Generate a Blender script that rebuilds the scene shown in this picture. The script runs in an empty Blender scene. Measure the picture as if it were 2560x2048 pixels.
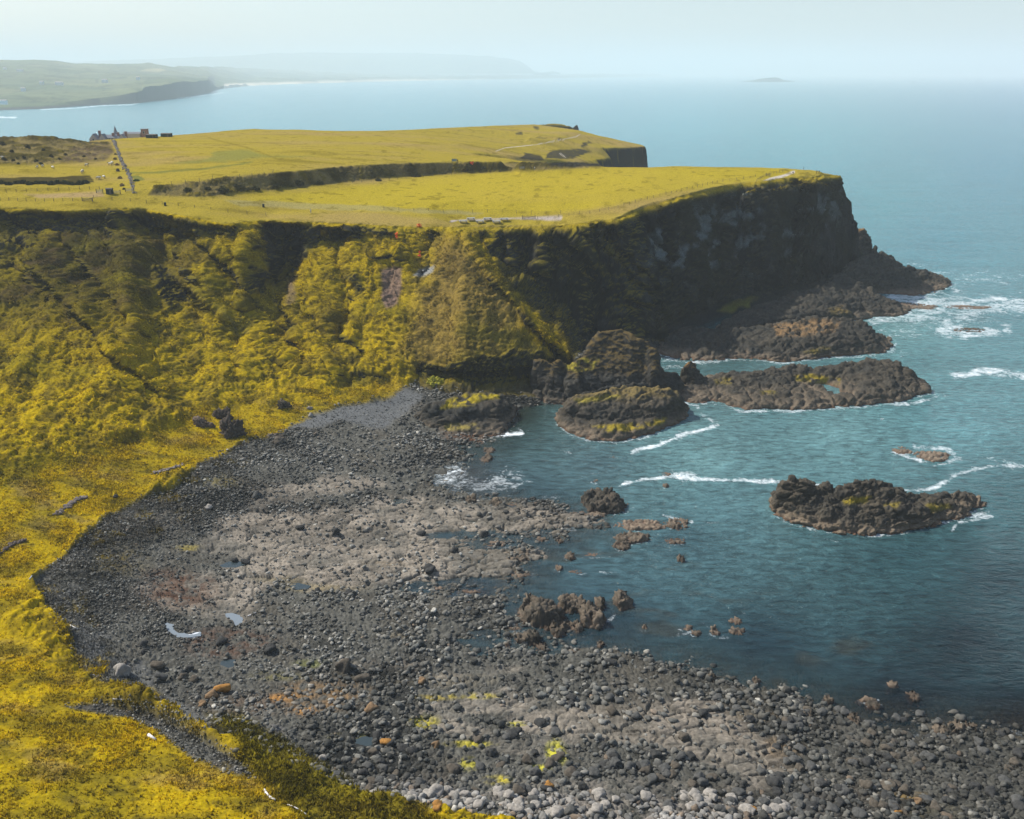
import bpy, bmesh, math, random
import numpy as np
from mathutils import Vector, Matrix
from mathutils.geometry import delaunay_2d_cdt
random.seed(7)
RNG = np.random.default_rng(11)
SC = bpy.context.scene
COL = SC.collection

# ------------------------------------------------------------------ camera, sky, sun, exposure
F_PX, CX, CY, CAM_H = 2300.0, 1280.0, 1024.0, 100.0
PITCH = math.atan((1024 - 182) / F_PX)
cam_d = bpy.data.cameras.new("camera")
cam = bpy.data.objects.new("camera", cam_d); COL.objects.link(cam)
cam_d.sensor_fit = 'HORIZONTAL'; cam_d.sensor_width = 36.0
cam_d.lens = 36.0 * F_PX / 2560.0
cam_d.clip_start = 1.0; cam_d.clip_end = 90000.0
cam.location = (0, 0, CAM_H); cam.rotation_euler = (math.pi / 2 - PITCH, 0, 0)
SC.camera = cam

SUN_DIR = Vector((-0.90, 0.40, 0.0)).normalized()
SUN_EL = math.radians(46)
sun_vec = Vector((SUN_DIR.x * math.cos(SUN_EL), SUN_DIR.y * math.cos(SUN_EL), math.sin(SUN_EL)))
world = bpy.data.worlds.new("World"); SC.world = world; world.use_nodes = True
wn = world.node_tree; wn.nodes.clear()
sky = wn.nodes.new("ShaderNodeTexSky"); sky.sky_type = 'NISHITA'; sky.sun_disc = False
sky.sun_elevation = SUN_EL
sky.sun_rotation = math.atan2(SUN_DIR.x, SUN_DIR.y)
sky.air_density = 1.0; sky.dust_density = 1.6; sky.ozone_density = 1.0
bg = wn.nodes.new("ShaderNodeBackground"); bg.inputs[1].default_value = 0.125
wo = wn.nodes.new("ShaderNodeOutputWorld")
tint = wn.nodes.new('ShaderNodeMix'); tint.data_type = 'RGBA'; tint.blend_type = 'MULTIPLY'; tint.inputs[0].default_value = 1; tint.inputs[7].default_value = (1.03, 1.02, 1.04, 1)
wn.links.new(sky.outputs[0], tint.inputs[6]); wn.links.new(tint.outputs[2], bg.inputs[0]); wn.links.new(bg.outputs[0], wo.inputs[0])
sun_d = bpy.data.lights.new("sun", 'SUN'); sun_d.energy = 5.0; sun_d.angle = math.radians(0.5)
sun_d.color = (1.0, 0.95, 0.86)
sun = bpy.data.objects.new("sun", sun_d); COL.objects.link(sun)
sun.rotation_euler = sun_vec.to_track_quat('Z', 'Y').to_euler()
SC.view_settings.view_transform = 'Standard'; SC.view_settings.look = 'None'
SC.view_settings.gamma = 1.0; SC.view_settings.exposure = 0.3
SC.cycles.max_bounces = 5; SC.cycles.diffuse_bounces = 2; SC.cycles.glossy_bounces = 2
SC.cycles.transparent_max_bounces = 6; SC.cycles.volume_bounces = 1
SC.cycles.use_denoising = True

# ------------------------------------------------------------------ picture <-> world
SP, CP = math.sin(PITCH), math.cos(PITCH)
def ray(u, v):
    u = np.asarray(u, float); v = np.asarray(v, float)
    x = (u - CX) / F_PX; y = -(v - CY) / F_PX
    return np.stack([x, CP + y * SP, -SP + y * CP], -1)
def W(u, v, z, dr=0.0):
    d = ray(u, v); t = (z - CAM_H) / d[..., 2]
    x = d[..., 0] * t; y = d[..., 1] * t
    if dr:
        r = np.hypot(x, y); x = x * (r + dr) / r; y = y * (r + dr) / r
    return float(x), float(y), float(z)
def px(P):
    P = np.asarray(P, float)
    x = P[..., 0]; y = P[..., 1]; z = P[..., 2] - CAM_H
    w = y * CP - z * SP; up = y * SP + z * CP
    w = np.maximum(w, 1e-3)
    return CX + F_PX * x / w, CY - F_PX * up / w, w

# ------------------------------------------------------------------ noise (numpy)
def _h(ix, iy, iz, seed):
    n = (ix.astype(np.int64) * 374761393 + iy.astype(np.int64) * 668265263 + iz.astype(np.int64) * 2147483647 + seed * 974634777) & 0xFFFFFFFF
    n = ((n ^ (n >> 13)) * 1274126177) & 0xFFFFFFFF
    n = ((n ^ (n >> 16)) * 2246822519) & 0xFFFFFFFF
    n = n ^ (n >> 15)
    return (n & 0xFFFFFF).astype(np.float32) / 16777216.0
def vnoise(x, y, z=None, seed=0):
    if z is None: z = np.zeros_like(x)
    ix = np.floor(x); iy = np.floor(y); iz = np.floor(z)
    fx = (x - ix); fy = (y - iy); fz = (z - iz)
    fx = fx * fx * (3 - 2 * fx); fy = fy * fy * (3 - 2 * fy); fz = fz * fz * (3 - 2 * fz)
    ix = ix.astype(np.int64); iy = iy.astype(np.int64); iz = iz.astype(np.int64)
    def c(a, b, d): return _h(ix + a, iy + b, iz + d, seed)
    x00 = c(0,0,0) * (1-fx) + c(1,0,0) * fx; x10 = c(0,1,0) * (1-fx) + c(1,1,0) * fx
    x01 = c(0,0,1) * (1-fx) + c(1,0,1) * fx; x11 = c(0,1,1) * (1-fx) + c(1,1,1) * fx
    a = x00 * (1-fy) + x10 * fy; b = x01 * (1-fy) + x11 * fy
    return (a * (1-fz) + b * fz) * 2 - 1
def fbm(x, y, z=None, o=4, seed=0, gain=0.5):
    if z is None: z = np.zeros_like(x)
    s = 0; a = 1; n = 0
    for k in range(o):
        s = s + a * vnoise(x, y, z, seed + k * 17); n += a; a *= gain
        x = x * 2.03 + 5.1; y = y * 2.03 + 1.7; z = z * 2.03 + 3.3
    return s / n
def ridged(x, y, z=None, o=4, seed=0):
    if z is None: z = np.zeros_like(x)
    s = 0; a = 1; n = 0
    for k in range(o):
        s = s + a * (1 - np.abs(vnoise(x, y, z, seed + k * 13))); n += a; a *= 0.5
        x = x * 2.1; y = y * 2.1; z = z * 2.1
    return s / n * 2 - 1
def worley(x, y, z=None, seed=0, jit=0.95):
    """F1, F2 and a random number of the nearest cell"""
    two = z is None
    if two: z = np.zeros_like(x)
    ix = np.floor(x).astype(np.int64); iy = np.floor(y).astype(np.int64); iz = np.floor(z).astype(np.int64)
    f1 = np.full(x.shape, 9.0, np.float32); f2 = f1.copy(); cid = np.zeros(x.shape, np.float32)
    for a in (-1, 0, 1):
        for b in (-1, 0, 1):
            for c in ((0,) if two else (-1, 0, 1)):
                jx = ix + a; jy = iy + b; jz = iz + c
                dx = jx + 0.5 + jit * (_h(jx, jy, jz, seed) - 0.5) - x
                dy = jy + 0.5 + jit * (_h(jx, jy, jz, seed + 1) - 0.5) - y
                dz = 0 if two else jz + 0.5 + jit * (_h(jx, jy, jz, seed + 2) - 0.5) - z
                d = np.sqrt(dx * dx + dy * dy + dz * dz).astype(np.float32)
                r = _h(jx, jy, jz, seed + 3)
                nearer = d < f1
                f2 = np.where(nearer, f1, np.minimum(f2, d)); cid = np.where(nearer, r, cid); f1 = np.where(nearer, d, f1)
    return f1, f2, cid
def sstep(a, b, x):
    t = np.clip((x - a) / (b - a), 0, 1); return t * t * (3 - 2 * t)
def blocks(x, y, z, seed=0):
    """rounded blocks with crevices between them, about 0..1"""
    w1 = vnoise(x * .8, y * .8, z * .8, seed + 5); w2 = vnoise(x * .8 + 9, y * .8, z * .8, seed + 6)
    f1, f2, cid = worley(x + .55 * w1, y + .55 * w2, z * 1.25 + .4 * w1, seed)
    return sstep(0.0, 0.35, f2 - f1) * (0.55 + 0.45 * cid) - 0.25 * f1, cid

# ------------------------------------------------------------------ mesh helpers
def tag(o, label=None, cat=None, group=None, kind=None):
    if label: o["label"] = label
    if cat: o["category"] = cat
    if group: o["group"] = group
    if kind: o["kind"] = kind
    return o
def mesh_obj(name, verts, faces, mats, parent=None, smooth=True, color=None, attrs=None, loc=None):
    verts = np.asarray(verts, np.float32); me = bpy.data.meshes.new(name)
    faces = np.asarray(faces) if not isinstance(faces, list) else faces
    if isinstance(faces, list):
        me.from_pydata([tuple(map(float, v)) for v in verts], [], faces)
    else:
        k = faces.shape[1]; me.vertices.add(len(verts)); me.vertices.foreach_set("co", verts.ravel())
        me.loops.add(faces.size); me.loops.foreach_set("vertex_index", faces.astype(np.int32).ravel())
        me.polygons.add(len(faces)); me.polygons.foreach_set("loop_start", np.arange(0, faces.size, k, dtype=np.int32))
        me.update(calc_edges=True)
    if smooth: me.polygons.foreach_set("use_smooth", np.ones(len(me.polygons), bool))
    if color is not None:
        ca = me.color_attributes.new("Col", 'FLOAT_COLOR', 'POINT')
        c = np.ones((len(verts), 4), np.float32); c[:, :3] = color; ca.data.foreach_set("color", c.ravel())
    for k, a in (attrs or {}).items():
        at = me.attributes.new(k, 'FLOAT', 'POINT'); at.data.foreach_set("value", np.asarray(a, np.float32))
    for m in (mats if isinstance(mats, (list, tuple)) else [mats]): me.materials.append(m)
    me.update()
    o = bpy.data.objects.new(name, me); COL.objects.link(o)
    if parent: o.parent = parent
    if loc is not None: o.location = loc
    return o
def grid_faces(nr, nc):
    i = np.arange(nr * nc).reshape(nr, nc)
    return np.stack([i[:-1, :-1], i[:-1, 1:], i[1:, 1:], i[1:, :-1]], -1).reshape(-1, 4)
def grid_normals(P):
    gx = np.gradient(P, axis=1); gy = np.gradient(P, axis=0)
    n = np.cross(gx, gy); n /= np.maximum(np.linalg.norm(n, axis=-1, keepdims=True), 1e-9)
    n[n[..., 2] < 0] *= -1
    return n
class MB:
    """collects boxes, tubes and prisms and links them as one mesh"""
    def __init__(s): s.v = []; s.f = []
    def add(s, vs, fs):
        b = len(s.v); s.v += [tuple(v) for v in vs]; s.f += [[b + i for i in f] for f in fs]; return s
    def box(s, c, d, rz=0.0):
        x, y, z = d[0] / 2, d[1] / 2, d[2] / 2; cr, sr = math.cos(rz), math.sin(rz)
        vs = [(c[0] + a * x * cr - b * y * sr, c[1] + a * x * sr + b * y * cr, c[2] + e * z)
              for a, b, e in ((-1,-1,-1),(1,-1,-1),(1,1,-1),(-1,1,-1),(-1,-1,1),(1,-1,1),(1,1,1),(-1,1,1))]
        return s.add(vs, [[0,3,2,1],[4,5,6,7],[0,1,5,4],[1,2,6,5],[2,3,7,6],[3,0,4,7]])
    def tube(s, a, b, r, r2=None, n=6):
        a = Vector(a); b = Vector(b); r2 = r if r2 is None else r2
        d = (b - a).normalized(); q = d.to_track_quat('Z', 'Y'); vs = []
        for p, rr in ((a, r), (b, r2)):
            for k in range(n):
                t = 2 * math.pi * k / n; vs.append(p + q @ Vector((rr * math.cos(t), rr * math.sin(t), 0)))
        fs = [[k, (k + 1) % n, n + (k + 1) % n, n + k] for k in range(n)] + [list(range(n))[::-1], list(range(n, 2 * n))]
        return s.add(vs, fs)
    def gable(s, c, L, Wd, h, axis=0, over=0.0):
        """solid ridge roof: L along the ridge, Wd across"""
        a, b = L / 2 + over, Wd / 2 + over
        P = [(-a,-b,0),(a,-b,0),(a,b,0),(-a,b,0),(-a,0,h),(a,0,h)]
        if axis: P = [(-y, x, z) for x, y, z in P]
        return s.add([(c[0] + p[0], c[1] + p[1], c[2] + p[2]) for p in P], [[0,3,2,1],[0,1,5,4],[2,3,4,5],[1,2,5],[3,0,4]])
    def build(s, name, mat, parent=None, smooth=False, loc=None):
        return mesh_obj(name, s.v, s.f, mat, parent, smooth, loc=loc)
def empty(name, loc, rz=0.0):
    o = bpy.data.objects.new(name, None); COL.objects.link(o); o.location = loc; o.rotation_euler = (0, 0, rz)
    o.empty_display_size = 0.3; return o
def copy_tree(o, loc, rz=None, scale=None):
    c = o.copy(); COL.objects.link(c); c.location = loc
    if rz is not None: c.rotation_euler = (0, 0, rz)
    if scale: c.scale = (scale,) * 3
    for ch in list(o.children):
        k = ch.copy(); COL.objects.link(k); k.parent = c
        for g in list(ch.children):
            q = g.copy(); COL.objects.link(q); q.parent = k
    return c

# ------------------------------------------------------------------ materials
def new_mat(name):
    m = bpy.data.materials.new(name); m.use_nodes = True; nt = m.node_tree
    b = nt.nodes["Principled BSDF"]; return m, nt, b
def surf_mat(name, scale=1.5, var=0.35, bump=0.25, rough=0.95, spec=0.12, col=None, detail=6, vor=0.0):
    m, nt, b = new_mat(name); N = nt.nodes; L = nt.links
    geo = N.new("ShaderNodeNewGeometry")
    nz = N.new("ShaderNodeTexNoise"); nz.inputs["Scale"].default_value = scale; nz.inputs["Detail"].default_value = detail
    nz.inputs["Roughness"].default_value = 0.7
    if col is None:
        src = N.new("ShaderNodeVertexColor"); src.layer_name = "Col"; cs = src.outputs[0]
        L.new(geo.outputs["Position"], nz.inputs["Vector"])
    else:
        src = N.new("ShaderNodeRGB"); src.outputs[0].default_value = (*col, 1); cs = src.outputs[0]
        tc = N.new("ShaderNodeTexCoord"); L.new(tc.outputs["Object"], nz.inputs["Vector"])
    mr = N.new("ShaderNodeMapRange"); mr.inputs["From Min"].default_value = 0.3; mr.inputs["From Max"].default_value = 0.7
    mr.inputs["To Min"].default_value = 1 - var; mr.inputs["To Max"].default_value = 1 + var
    L.new(nz.outputs[0], mr.inputs["Value"])
    mx = N.new("ShaderNodeVectorMath"); mx.operation = 'SCALE'
    L.new(cs, mx.inputs[0]); L.new(mr.outputs[0], mx.inputs["Scale"]); L.new(mx.outputs[0], b.inputs["Base Color"])
    b.inputs["Roughness"].default_value = rough; b.inputs["Specular IOR Level"].default_value = spec
    if bump:
        bp = N.new("ShaderNodeBump"); bp.inputs["Strength"].default_value = bump; bp.inputs["Distance"].default_value = 0.3
        L.new(nz.outputs[0], bp.inputs["Height"]); L.new(bp.outputs[0], b.inputs["Normal"])
    return m
M_TERR = surf_mat("terrain_surface", 1.6, 0.42, 0.55, spec=0.0)
M_ROCK = surf_mat("basalt", 1.3, 0.40, 0.6, spec=0.03)
M_FAR = surf_mat("far_land", 0.01, 0.25, 0.0)

# ------------------------------------------------------------------ strokes and polygons in the picture plane of the ground
def seg_dist(u, v, pts):
    """distance (in full-size pixels) from every (u, v) to a polyline, and the position along it 0..1"""
    best = np.full(u.shape, 1e9, np.float32); pos = np.zeros(u.shape, np.float32)
    pts = [np.array(p[:2], float) for p in pts]; n = len(pts) - 1
    for k in range(n):
        a, b = pts[k], pts[k + 1]; d = b - a; l2 = max(float(d @ d), 1e-6)
        t = np.clip(((u - a[0]) * d[0] + (v - a[1]) * d[1]) / l2, 0, 1)
        q = np.hypot(u - a[0] - t * d[0], v - a[1] - t * d[1])
        m = q < best; best = np.where(m, q, best); pos = np.where(m, (k + t) / n, pos)
    return best, pos
def in_poly(u, v, poly):
    c = np.zeros(u.shape, bool); n = len(poly)
    for i in range(n):
        x1, y1 = poly[i]; x2, y2 = poly[(i + 1) % n]
        if y1 == y2: continue
        cond = ((y1 > v) != (y2 > v)) & (u < (x2 - x1) * (v - y1) / (y2 - y1) + x1)
        c ^= cond
    return c
def soft_poly(u, v, poly, soft):
    d, _ = seg_dist(u, v, list(poly) + [poly[0]])
    s = np.where(in_poly(u, v, poly), d, -d)
    return sstep(-soft, soft, s)

# ------------------------------------------------------------------ control curves of the land: (u, v, z)
def dens(pts, step=3.0):
    out = []
    for a, b in zip(pts[:-1], pts[1:]):
        A = np.array(a, float); B = np.array(b, float); n = max(1, int(np.linalg.norm((B - A)[:2]) / step))
        for k in range(n): out.append(tuple(A + (B - A) * k / n))
    out.append(tuple(pts[-1])); return out
CP_PTS = []
def curve(pts, dr=0.0, dz=0.0, step=3.0):
    CP_PTS.extend(dens([W(p[0], p[1], p[2] + dz, dr) for p in pts], step))
def drop(pts, dr, z, step=4.0):
    """the same plan line pushed away from the viewer by dr, at height z"""
    out = []
    for p in pts:
        x, y, _ = W(*p); r = math.hypot(x, y); out.append((x * (r + dr) / r, y * (r + dr) / r, z))
    CP_PTS.extend(dens(out, step))
EDGE = [(-420,520,53),(0,517,53),(180,523,52.5),(350,517,52),(480,540,50.8),(560,556,49.5),(650,548,48.6),(800,553,48),(900,556,47.4),(1000,563,46.5),(1130,564,46)]
EDGE2 = [(1180,563,45.5),(1290,564,45),(1400,560,46),(1540,545,49),(1620,512,51),(1700,487,52.6),(1780,470,53.6),(1850,456,54.4),(1960,442,55.2),(2030,440,55.2),(2086,432,55.3)]
curve(EDGE, dr=1.5); curve([(p[0], p[1] + 3, p[2] - 1.0) for p in EDGE])
curve(EDGE2, dr=1.5); curve([(p[0], p[1] + 4, p[2] - 2.0) for p in EDGE2])
CREST = [(1130,568,45.6),(1205,640,37),(1270,724,28.5),(1335,800,20.4),(1400,860,13.9),(1430,905,7)]
# slope profile per column: u, crag height, foot v, foot z, profile power (above 1 hollow, below 1 bulging)
SL = [(-420,8,1170,14,1.1),(0,9,1150,13.5,1.15),(180,9,1112,11.7,1.1),(260,9,1090,10.8,.95),(340,7,1068,9.9,.9),(400,11,1050,9.2,1.2),(450,10,1040,9,1.35),(500,5,1026,8.4,1.45),(580,2,1005,7.7,1.75),(640,3,990,7.3,1.35),(680,13,985,7,1.25),(740,14,977,6.7,1.2),(790,7,972,6.5,1.15),(860,6,962,5.6,1.05),(940,4,964,4.4,1.0),(1040,3,968,3.6,.85),(1130,3,984,2.6,.8)]
SLU = [q[0] for q in SL]
for uu_ in range(-420, 1131, 14):
    ch, vf, zf, pw = [float(np.interp(uu_, SLU, [q[k] for q in SL])) for k in (1, 2, 3, 4)]
    vt, zt = float(np.interp(uu_, [p[0] for p in EDGE], [p[1] for p in EDGE])), float(np.interp(uu_, [p[0] for p in EDGE], [p[2] for p in EDGE]))
    A_ = np.array(W(uu_, vt + 3, zt - 1.0)); B_ = np.array(W(uu_, vf, zf))
    for q in np.linspace(0, 0.965, 26):
        p_ = B_ + (A_ - B_) * q; top_ = zt - 1.0 - ch
        p_[2] = zf + (top_ - zf) * (q / 0.965) ** pw; CP_PTS.append(tuple(p_))
curve(CREST, step=2)
FOOT = [(1130,984,2.6),(1220,985,2.4),(1290,975,2.2),(1350,965,2),(1430,945,2)]
for uu_ in range(1145, 1425, 10):
    vt, zt = float(np.interp(uu_, [p[0] for p in CREST], [p[1] for p in CREST])), float(np.interp(uu_, [p[0] for p in CREST], [p[2] for p in CREST]))
    vf, zf = float(np.interp(uu_, [p[0] for p in FOOT], [p[1] for p in FOOT])), float(np.interp(uu_, [p[0] for p in FOOT], [p[2] for p in FOOT]))
    A_ = np.array(W(uu_, vt, zt)); B_ = np.array(W(uu_, vf, zf))
    for q in np.linspace(0, 0.97, 16):
        p_ = B_ + (A_ - B_) * q; p_[2] = zf + (zt - zf) * q ** 0.62; CP_PTS.append(tuple(p_))
curve(FOOT)
curve([(-420,1330,9.5),(0,1300,9),(150,1240,8),(300,1180,7),(450,1110,6.2),(600,1065,5.5),(750,1025,5),(860,1003,4.5)])
# recessed cliffs right of the arete
curve([(1335,700,26),(1450,700,26),(1560,700,26.3),(1640,680,27)])
curve([(1420,790,13),(1470,800,11.6),(1560,800,12),(1640,770,14)])
curve([(1440,855,4),(1500,860,3),(1570,865,3),(1640,835,3),(1700,800,3.5),(1790,765,4),(1880,735,4.5),(1960,712,5),(2060,700,5),(2130,672,5),(2175,640,5)])
curve([(1700,640,28.5),(1850,590,30),(1960,570,30.5),(2060,560,31),(2128,545,31)])
curve([(2086,436,53),(2100,455,49),(2104,478,45),(2128,520,36.5),(2136,560,28),(2134,600,18)])
# shore shelf under the headland
curve([(1470,905,-1),(1640,905,-1.5),(1700,850,-1.5),(1850,800,-1.5),(2000,770,-1.5),(2150,740,-1.5),(2260,690,-1.5)])
# beyond the tip: falling to the sea behind
drop([(1960,418,56),(2040,424,55.7),(2086,430,55.3)], 22, 30); drop([(1960,418,56),(2040,424,55.7),(2100,440,50),(2136,560,28)], 40, 0)
drop([(1960,418,56),(2040,424,55.7),(2100,440,50),(2160,560,28)], 60, -4)
curve([(1500,416,55.3),(1620,416,55.8),(1790,417,56),(1960,419,56),(2040,425,55.7),(2086,431,55.4)])
drop([(1540,416,55),(1700,416,55.8),(1960,418,56)], 12, 44); drop([(1560,416,55),(1700,416,55.8),(1960,418,56)], 34, 6)
drop([(1560,416,55),(1700,416,55.8),(1960,418,56)], 60, -4)
# near field
curve([(700,520,49.2),(900,510,49.5),(1200,500,50),(1450,490,51),(1600,470,52.6)])
curve([(1000,465,52),(1300,445,53),(1600,432,54.6),(1850,425,55.6)])
curve([(-420,478,56),(0,475,56),(250,485,55),(380,487,54.6),(520,495,53),(700,500,51.4)])
# bank between the fields: foot then top
curve([(380,486,54.7),(500,489,54),(650,478,53.8),(800,462,53.6),(1000,441,53.4),(1200,431,53.8),(1400,421,54.6),(1500,417,55)])
curve([(385,470,56.8),(500,452,58.6),(600,442,59.6),(700,434,59.7),(800,424,59.5),(900,414,59.4),(1000,409,59.2),(1200,406,58.5),(1400,408,57.3),(1500,411,56.3)])
# left fields
curve([(-420,455,58),(0,450,58.3),(150,452,58),(300,450,58),(330,440,58.6)])
curve([(-420,416,60.6),(0,417,60.6),(150,413,60.8),(300,408,61.2),(420,400,61.6)])
curve([(-420,372,65),(0,370,65.5),(90,362,66),(180,368,64.5),(240,372,63.5),(320,372,63.4)])
curve([(-420,345,68.5),(0,345,68.5),(60,342,69),(120,344,68.5),(175,350,66.5),(215,356,64.5)])
curve([(225,352,64.6),(300,346,65),(380,342,65.2),(450,337,65.3),(560,327,66),(640,322,66.5),(700,324,66),(900,328,64.5),(1000,325,63.5),(1150,318,61.5),(1230,314,60)])
curve([(450,390,63),(700,380,63.5),(900,375,62.5),(1050,370,61),(1150,360,60)])
drop([(-420,345,68.5),(0,345,68.5),(120,344,68.5),(225,352,64.6),(450,337,65.3),(640,322,66.5),(900,328,64.5),(1150,318,61.5)], 40, 52)
drop([(-420,345,68.5),(0,345,68.5),(120,344,68.5),(225,352,64.6),(450,337,65.3),(640,322,66.5),(900,328,64.5),(1150,318,61.5)], 110, -4, 8)
# far headland
curve([(1230,314,60),(1300,312,58),(1380,309,57.5),(1448,311,57)])
curve([(1310,345,57),(1350,338,56.5),(1430,330,56),(1452,326,54)])
drop([(1230,314,60),(1300,312,58),(1380,309,57.5),(1448,311,57)], 25, 40); drop([(1230,314,60),(1380,309,57.5),(1448,311,57)], 60, -4)
curve([(1448,313,56.5),(1454,330,50),(1490,342,47),(1540,352,45.5),(1600,361,45),(1612,365,44.7)])
curve([(1300,352,55.5),(1380,345,55.5),(1440,340,54)])
curve([(1180,384,58),(1260,365,56),(1320,352,54),(1400,356,52),(1440,360,51)])
curve([(1300,392,53),(1400,398,49),(1430,390,48)])
curve([(1440,370,49),(1500,370,47.5),(1530,371,46.2),(1600,370,44.6),(1612,368,44.5)], step=2)
curve([(1530,386,39),(1560,392,37),(1600,380,42)], step=2) if False else None
drop([(1530,371,46.2),(1600,370,44.6),(1612,368,44.5)], -4, 30, 2); drop([(1530,371,46.2),(1600,370,44.6),(1614,368,44.5)], -9, 2, 2)
drop([(1448,311,57),(1454,326,54),(1490,342,47),(1540,352,45.5),(1600,361,45),(1614,365,44.7)], 14, 20)
drop([(1454,311,56),(1465,330,50),(1500,342,47),(1545,352,45.5),(1618,361,45),(1640,372,44)], 40, -4)
curve([(1440,405,46),(1500,400,43),(1526,398,40)])
drop([(1526,398,40),(1560,392,37)], -30, 0)
# beach, from the grass edge down to the water
GRASS_EDGE = [(1010,968),(960,1003),(860,1015),(760,1045),(690,1085),(620,1105),(560,1135),(500,1160),(470,1200),(430,1230),(330,1258),(270,1290),(180,1372),(110,1430),(85,1465),(110,1520),(150,1560),(190,1640),(230,1700),(330,1745),(420,1790),(480,1830),(600,1880),(720,1930),(850,1975),(1000,2010),(1120,2030),(1300,2060),(1700,2250)]
GZ = [3.6,3.8,3.9,4.0,4.1,4.2,4.3,4.4,4.5,4.6,4.9,5.1,5.6,6.0,6.2,6.3,6.3,6.2,6.2,6.3,6.5,6.8,7.2,7.6,8,8.3,8.6,9,10]
curve([(a, b, z) for (a, b), z in zip(GRASS_EDGE, GZ)])
curve([(-500,1500,10),(0,1500,8.6),(60,1600,8.2),(150,1750,8.2),(300,1850,8.6),(500,1950,9.2),(700,2060,9.8)])
curve([(-500,1900,13),(0,1900,11.5),(200,2080,11.8),(500,2300,13)]); curve([(-500,2200,16),(0,2400,17),(600,2600,15),(1500,2600,13)])
curve([(1010,1000,2.6),(900,1060,2.6),(820,1110,2.8),(720,1150,3),(600,1210,3.2),(450,1290,3.4),(330,1370,3.8),(230,1470,4.3),(260,1580,4.4),(350,1700,4.4),(500,1790,4.6),(700,1860,4.9),(900,1930,5.2),(1150,1975,5.3),(1500,2000,5),(1900,2030,4.6),(2300,2050,4.2),(2760,2080,4)])
curve([(1040,1120,1.2),(940,1170,1.4),(800,1230,1.5),(650,1300,1.6),(500,1420,2),(450,1550,2.1),(560,1650,2.2),(750,1740,2.4),(1000,1800,2.5),(1250,1850,2.5),(1600,1880,2.4),(1900,1910,2.2),(2300,1940,2.0),(2760,1960,1.9)])
curve([(1085,1110,0.15),(1078,1160,0.2),(1085,1215,0.2),(1100,1262,0.1)])
# slab tongues and the inlets between them
curve([(850,1290,1.0),(1000,1290,0.8),(1200,1290,0.7),(1330,1290,0.6),(1430,1302,0.35),(1500,1312,-0.3)])
curve([(900,1268,0.5),(1100,1268,0.2),(1250,1268,0.15),(1350,1272,0.2)])
curve([(1000,1322,0.4),(1200,1322,0.4),(1400,1318,0.2)])
curve([(1080,1338,-0.35),(1200,1342,-0.4),(1350,1338,-0.6)])
curve([(800,1370,0.9),(950,1375,0.8),(1050,1370,0.7),(1130,1355,0.45),(1150,1356,0.2)])
curve([(900,1410,0.9),(1050,1405,0.7),(1200,1400,0.35),(1240,1392,0.4),(1340,1382,0.5),(1360,1390,-0.2)])
curve([(1240,1372,-0.3),(1300,1366,-0.35),(1380,1380,-0.7)])
curve([(700,1430,1.0),(900,1435,0.8),(1050,1440,0.6),(1200,1432,0.4),(1262,1428,0.3),(1300,1432,-0.4)])
curve([(1010,1462,-0.3),(1100,1462,-0.4),(1250,1455,-0.6),(1350,1440,-0.7)])
curve([(1030,1482,-0.3),(1160,1490,-0.35),(1270,1490,-0.6)])
curve([(700,1490,1.0),(850,1495,0.8),(960,1492,0.35),(1000,1500,0.3),(1100,1502,0.25)])
curve([(700,1540,1.4),(900,1530,1.3),(1100,1520,1.1),(1200,1525,1.0),(1250,1530,0.6),(1262,1535,-0.2)])
curve([(900,1590,1.2),(1060,1585,0.7),(1150,1565,0.6),(1200,1560,0.2)])
curve([(1170,1600,-0.3),(1230,1590,-0.5),(1300,1600,-0.5)])
WATER_S = [(1180,1638,0.15),(1300,1648,0.2),(1450,1650,0.3),(1600,1660,0.3),(1690,1670,0.15),(1760,1712,0.05),(1860,1735,0.1),(1960,1752,0.1),(2070,1792,0.1),(2180,1830,0.05),(2280,1838,0.05),(2400,1838,0.1),(2560,1845,0.1),(2800,1860,0.1)]
curve(WATER_S); curve([(a, b - 22, -0.6) for a, b, z in WATER_S]); curve([(a, b + 45, 0.9) for a, b, z in WATER_S])
curve([(a + 20, b - 90, -1.3) for a, b, z in WATER_S[3:]]); curve([(1300,1600,-0.5),(1380,1560,-0.7),(1500,1600,-0.9),(1620,1610,-1)])
curve([(1130,1262,-0.5),(1180,1255,-0.5),(1300,1250,-0.6),(1450,1262,-1)]); curve([(1125,1220,-0.45),(1115,1160,-0.4),(1130,1125,-0.3),(1200,1100,-0.2),(1260,1085,-0.3),(1295,1060,-0.8)])
curve([(1200,1220,-0.9),(1200,1160,-0.9),(1260,1120,-1.0),(1320,1060,-1.6)])
curve([(1300,1200,-2.2),(1400,1100,-3),(1440,1010,-2),(1300,1030,-0.8)]); curve([(1300,1008,0.6),(1400,1008,0.3)])
curve([(1350,1420,-1.2),(1500,1380,-1.6),(1500,1450,-2),(1400,1500,-1.3),(1650,1500,-3)])
curve([(1700,1250,-5),(1600,1100,-4),(1800,1000,-5),(2200,1200,-8),(2700,1000,-9),(2700,1500,-8),(2100,1550,-5),(2500,1700,-4)], step=12)
curve([(2300,850,-6),(2400,720,-6),(2700,700,-9),(2300,600,-8)], step=12)
for x, y, z in ((-700,80,22),(-700,900,0),(900,80,-6),(900,1100,-12),(-900,1100,-12),(0,1150,-12),(0,40,20),(-300,40,26),(500,60,4),(600,500,-10),(400,800,-10)):
    CP_PTS.append((x, y, z))

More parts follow.
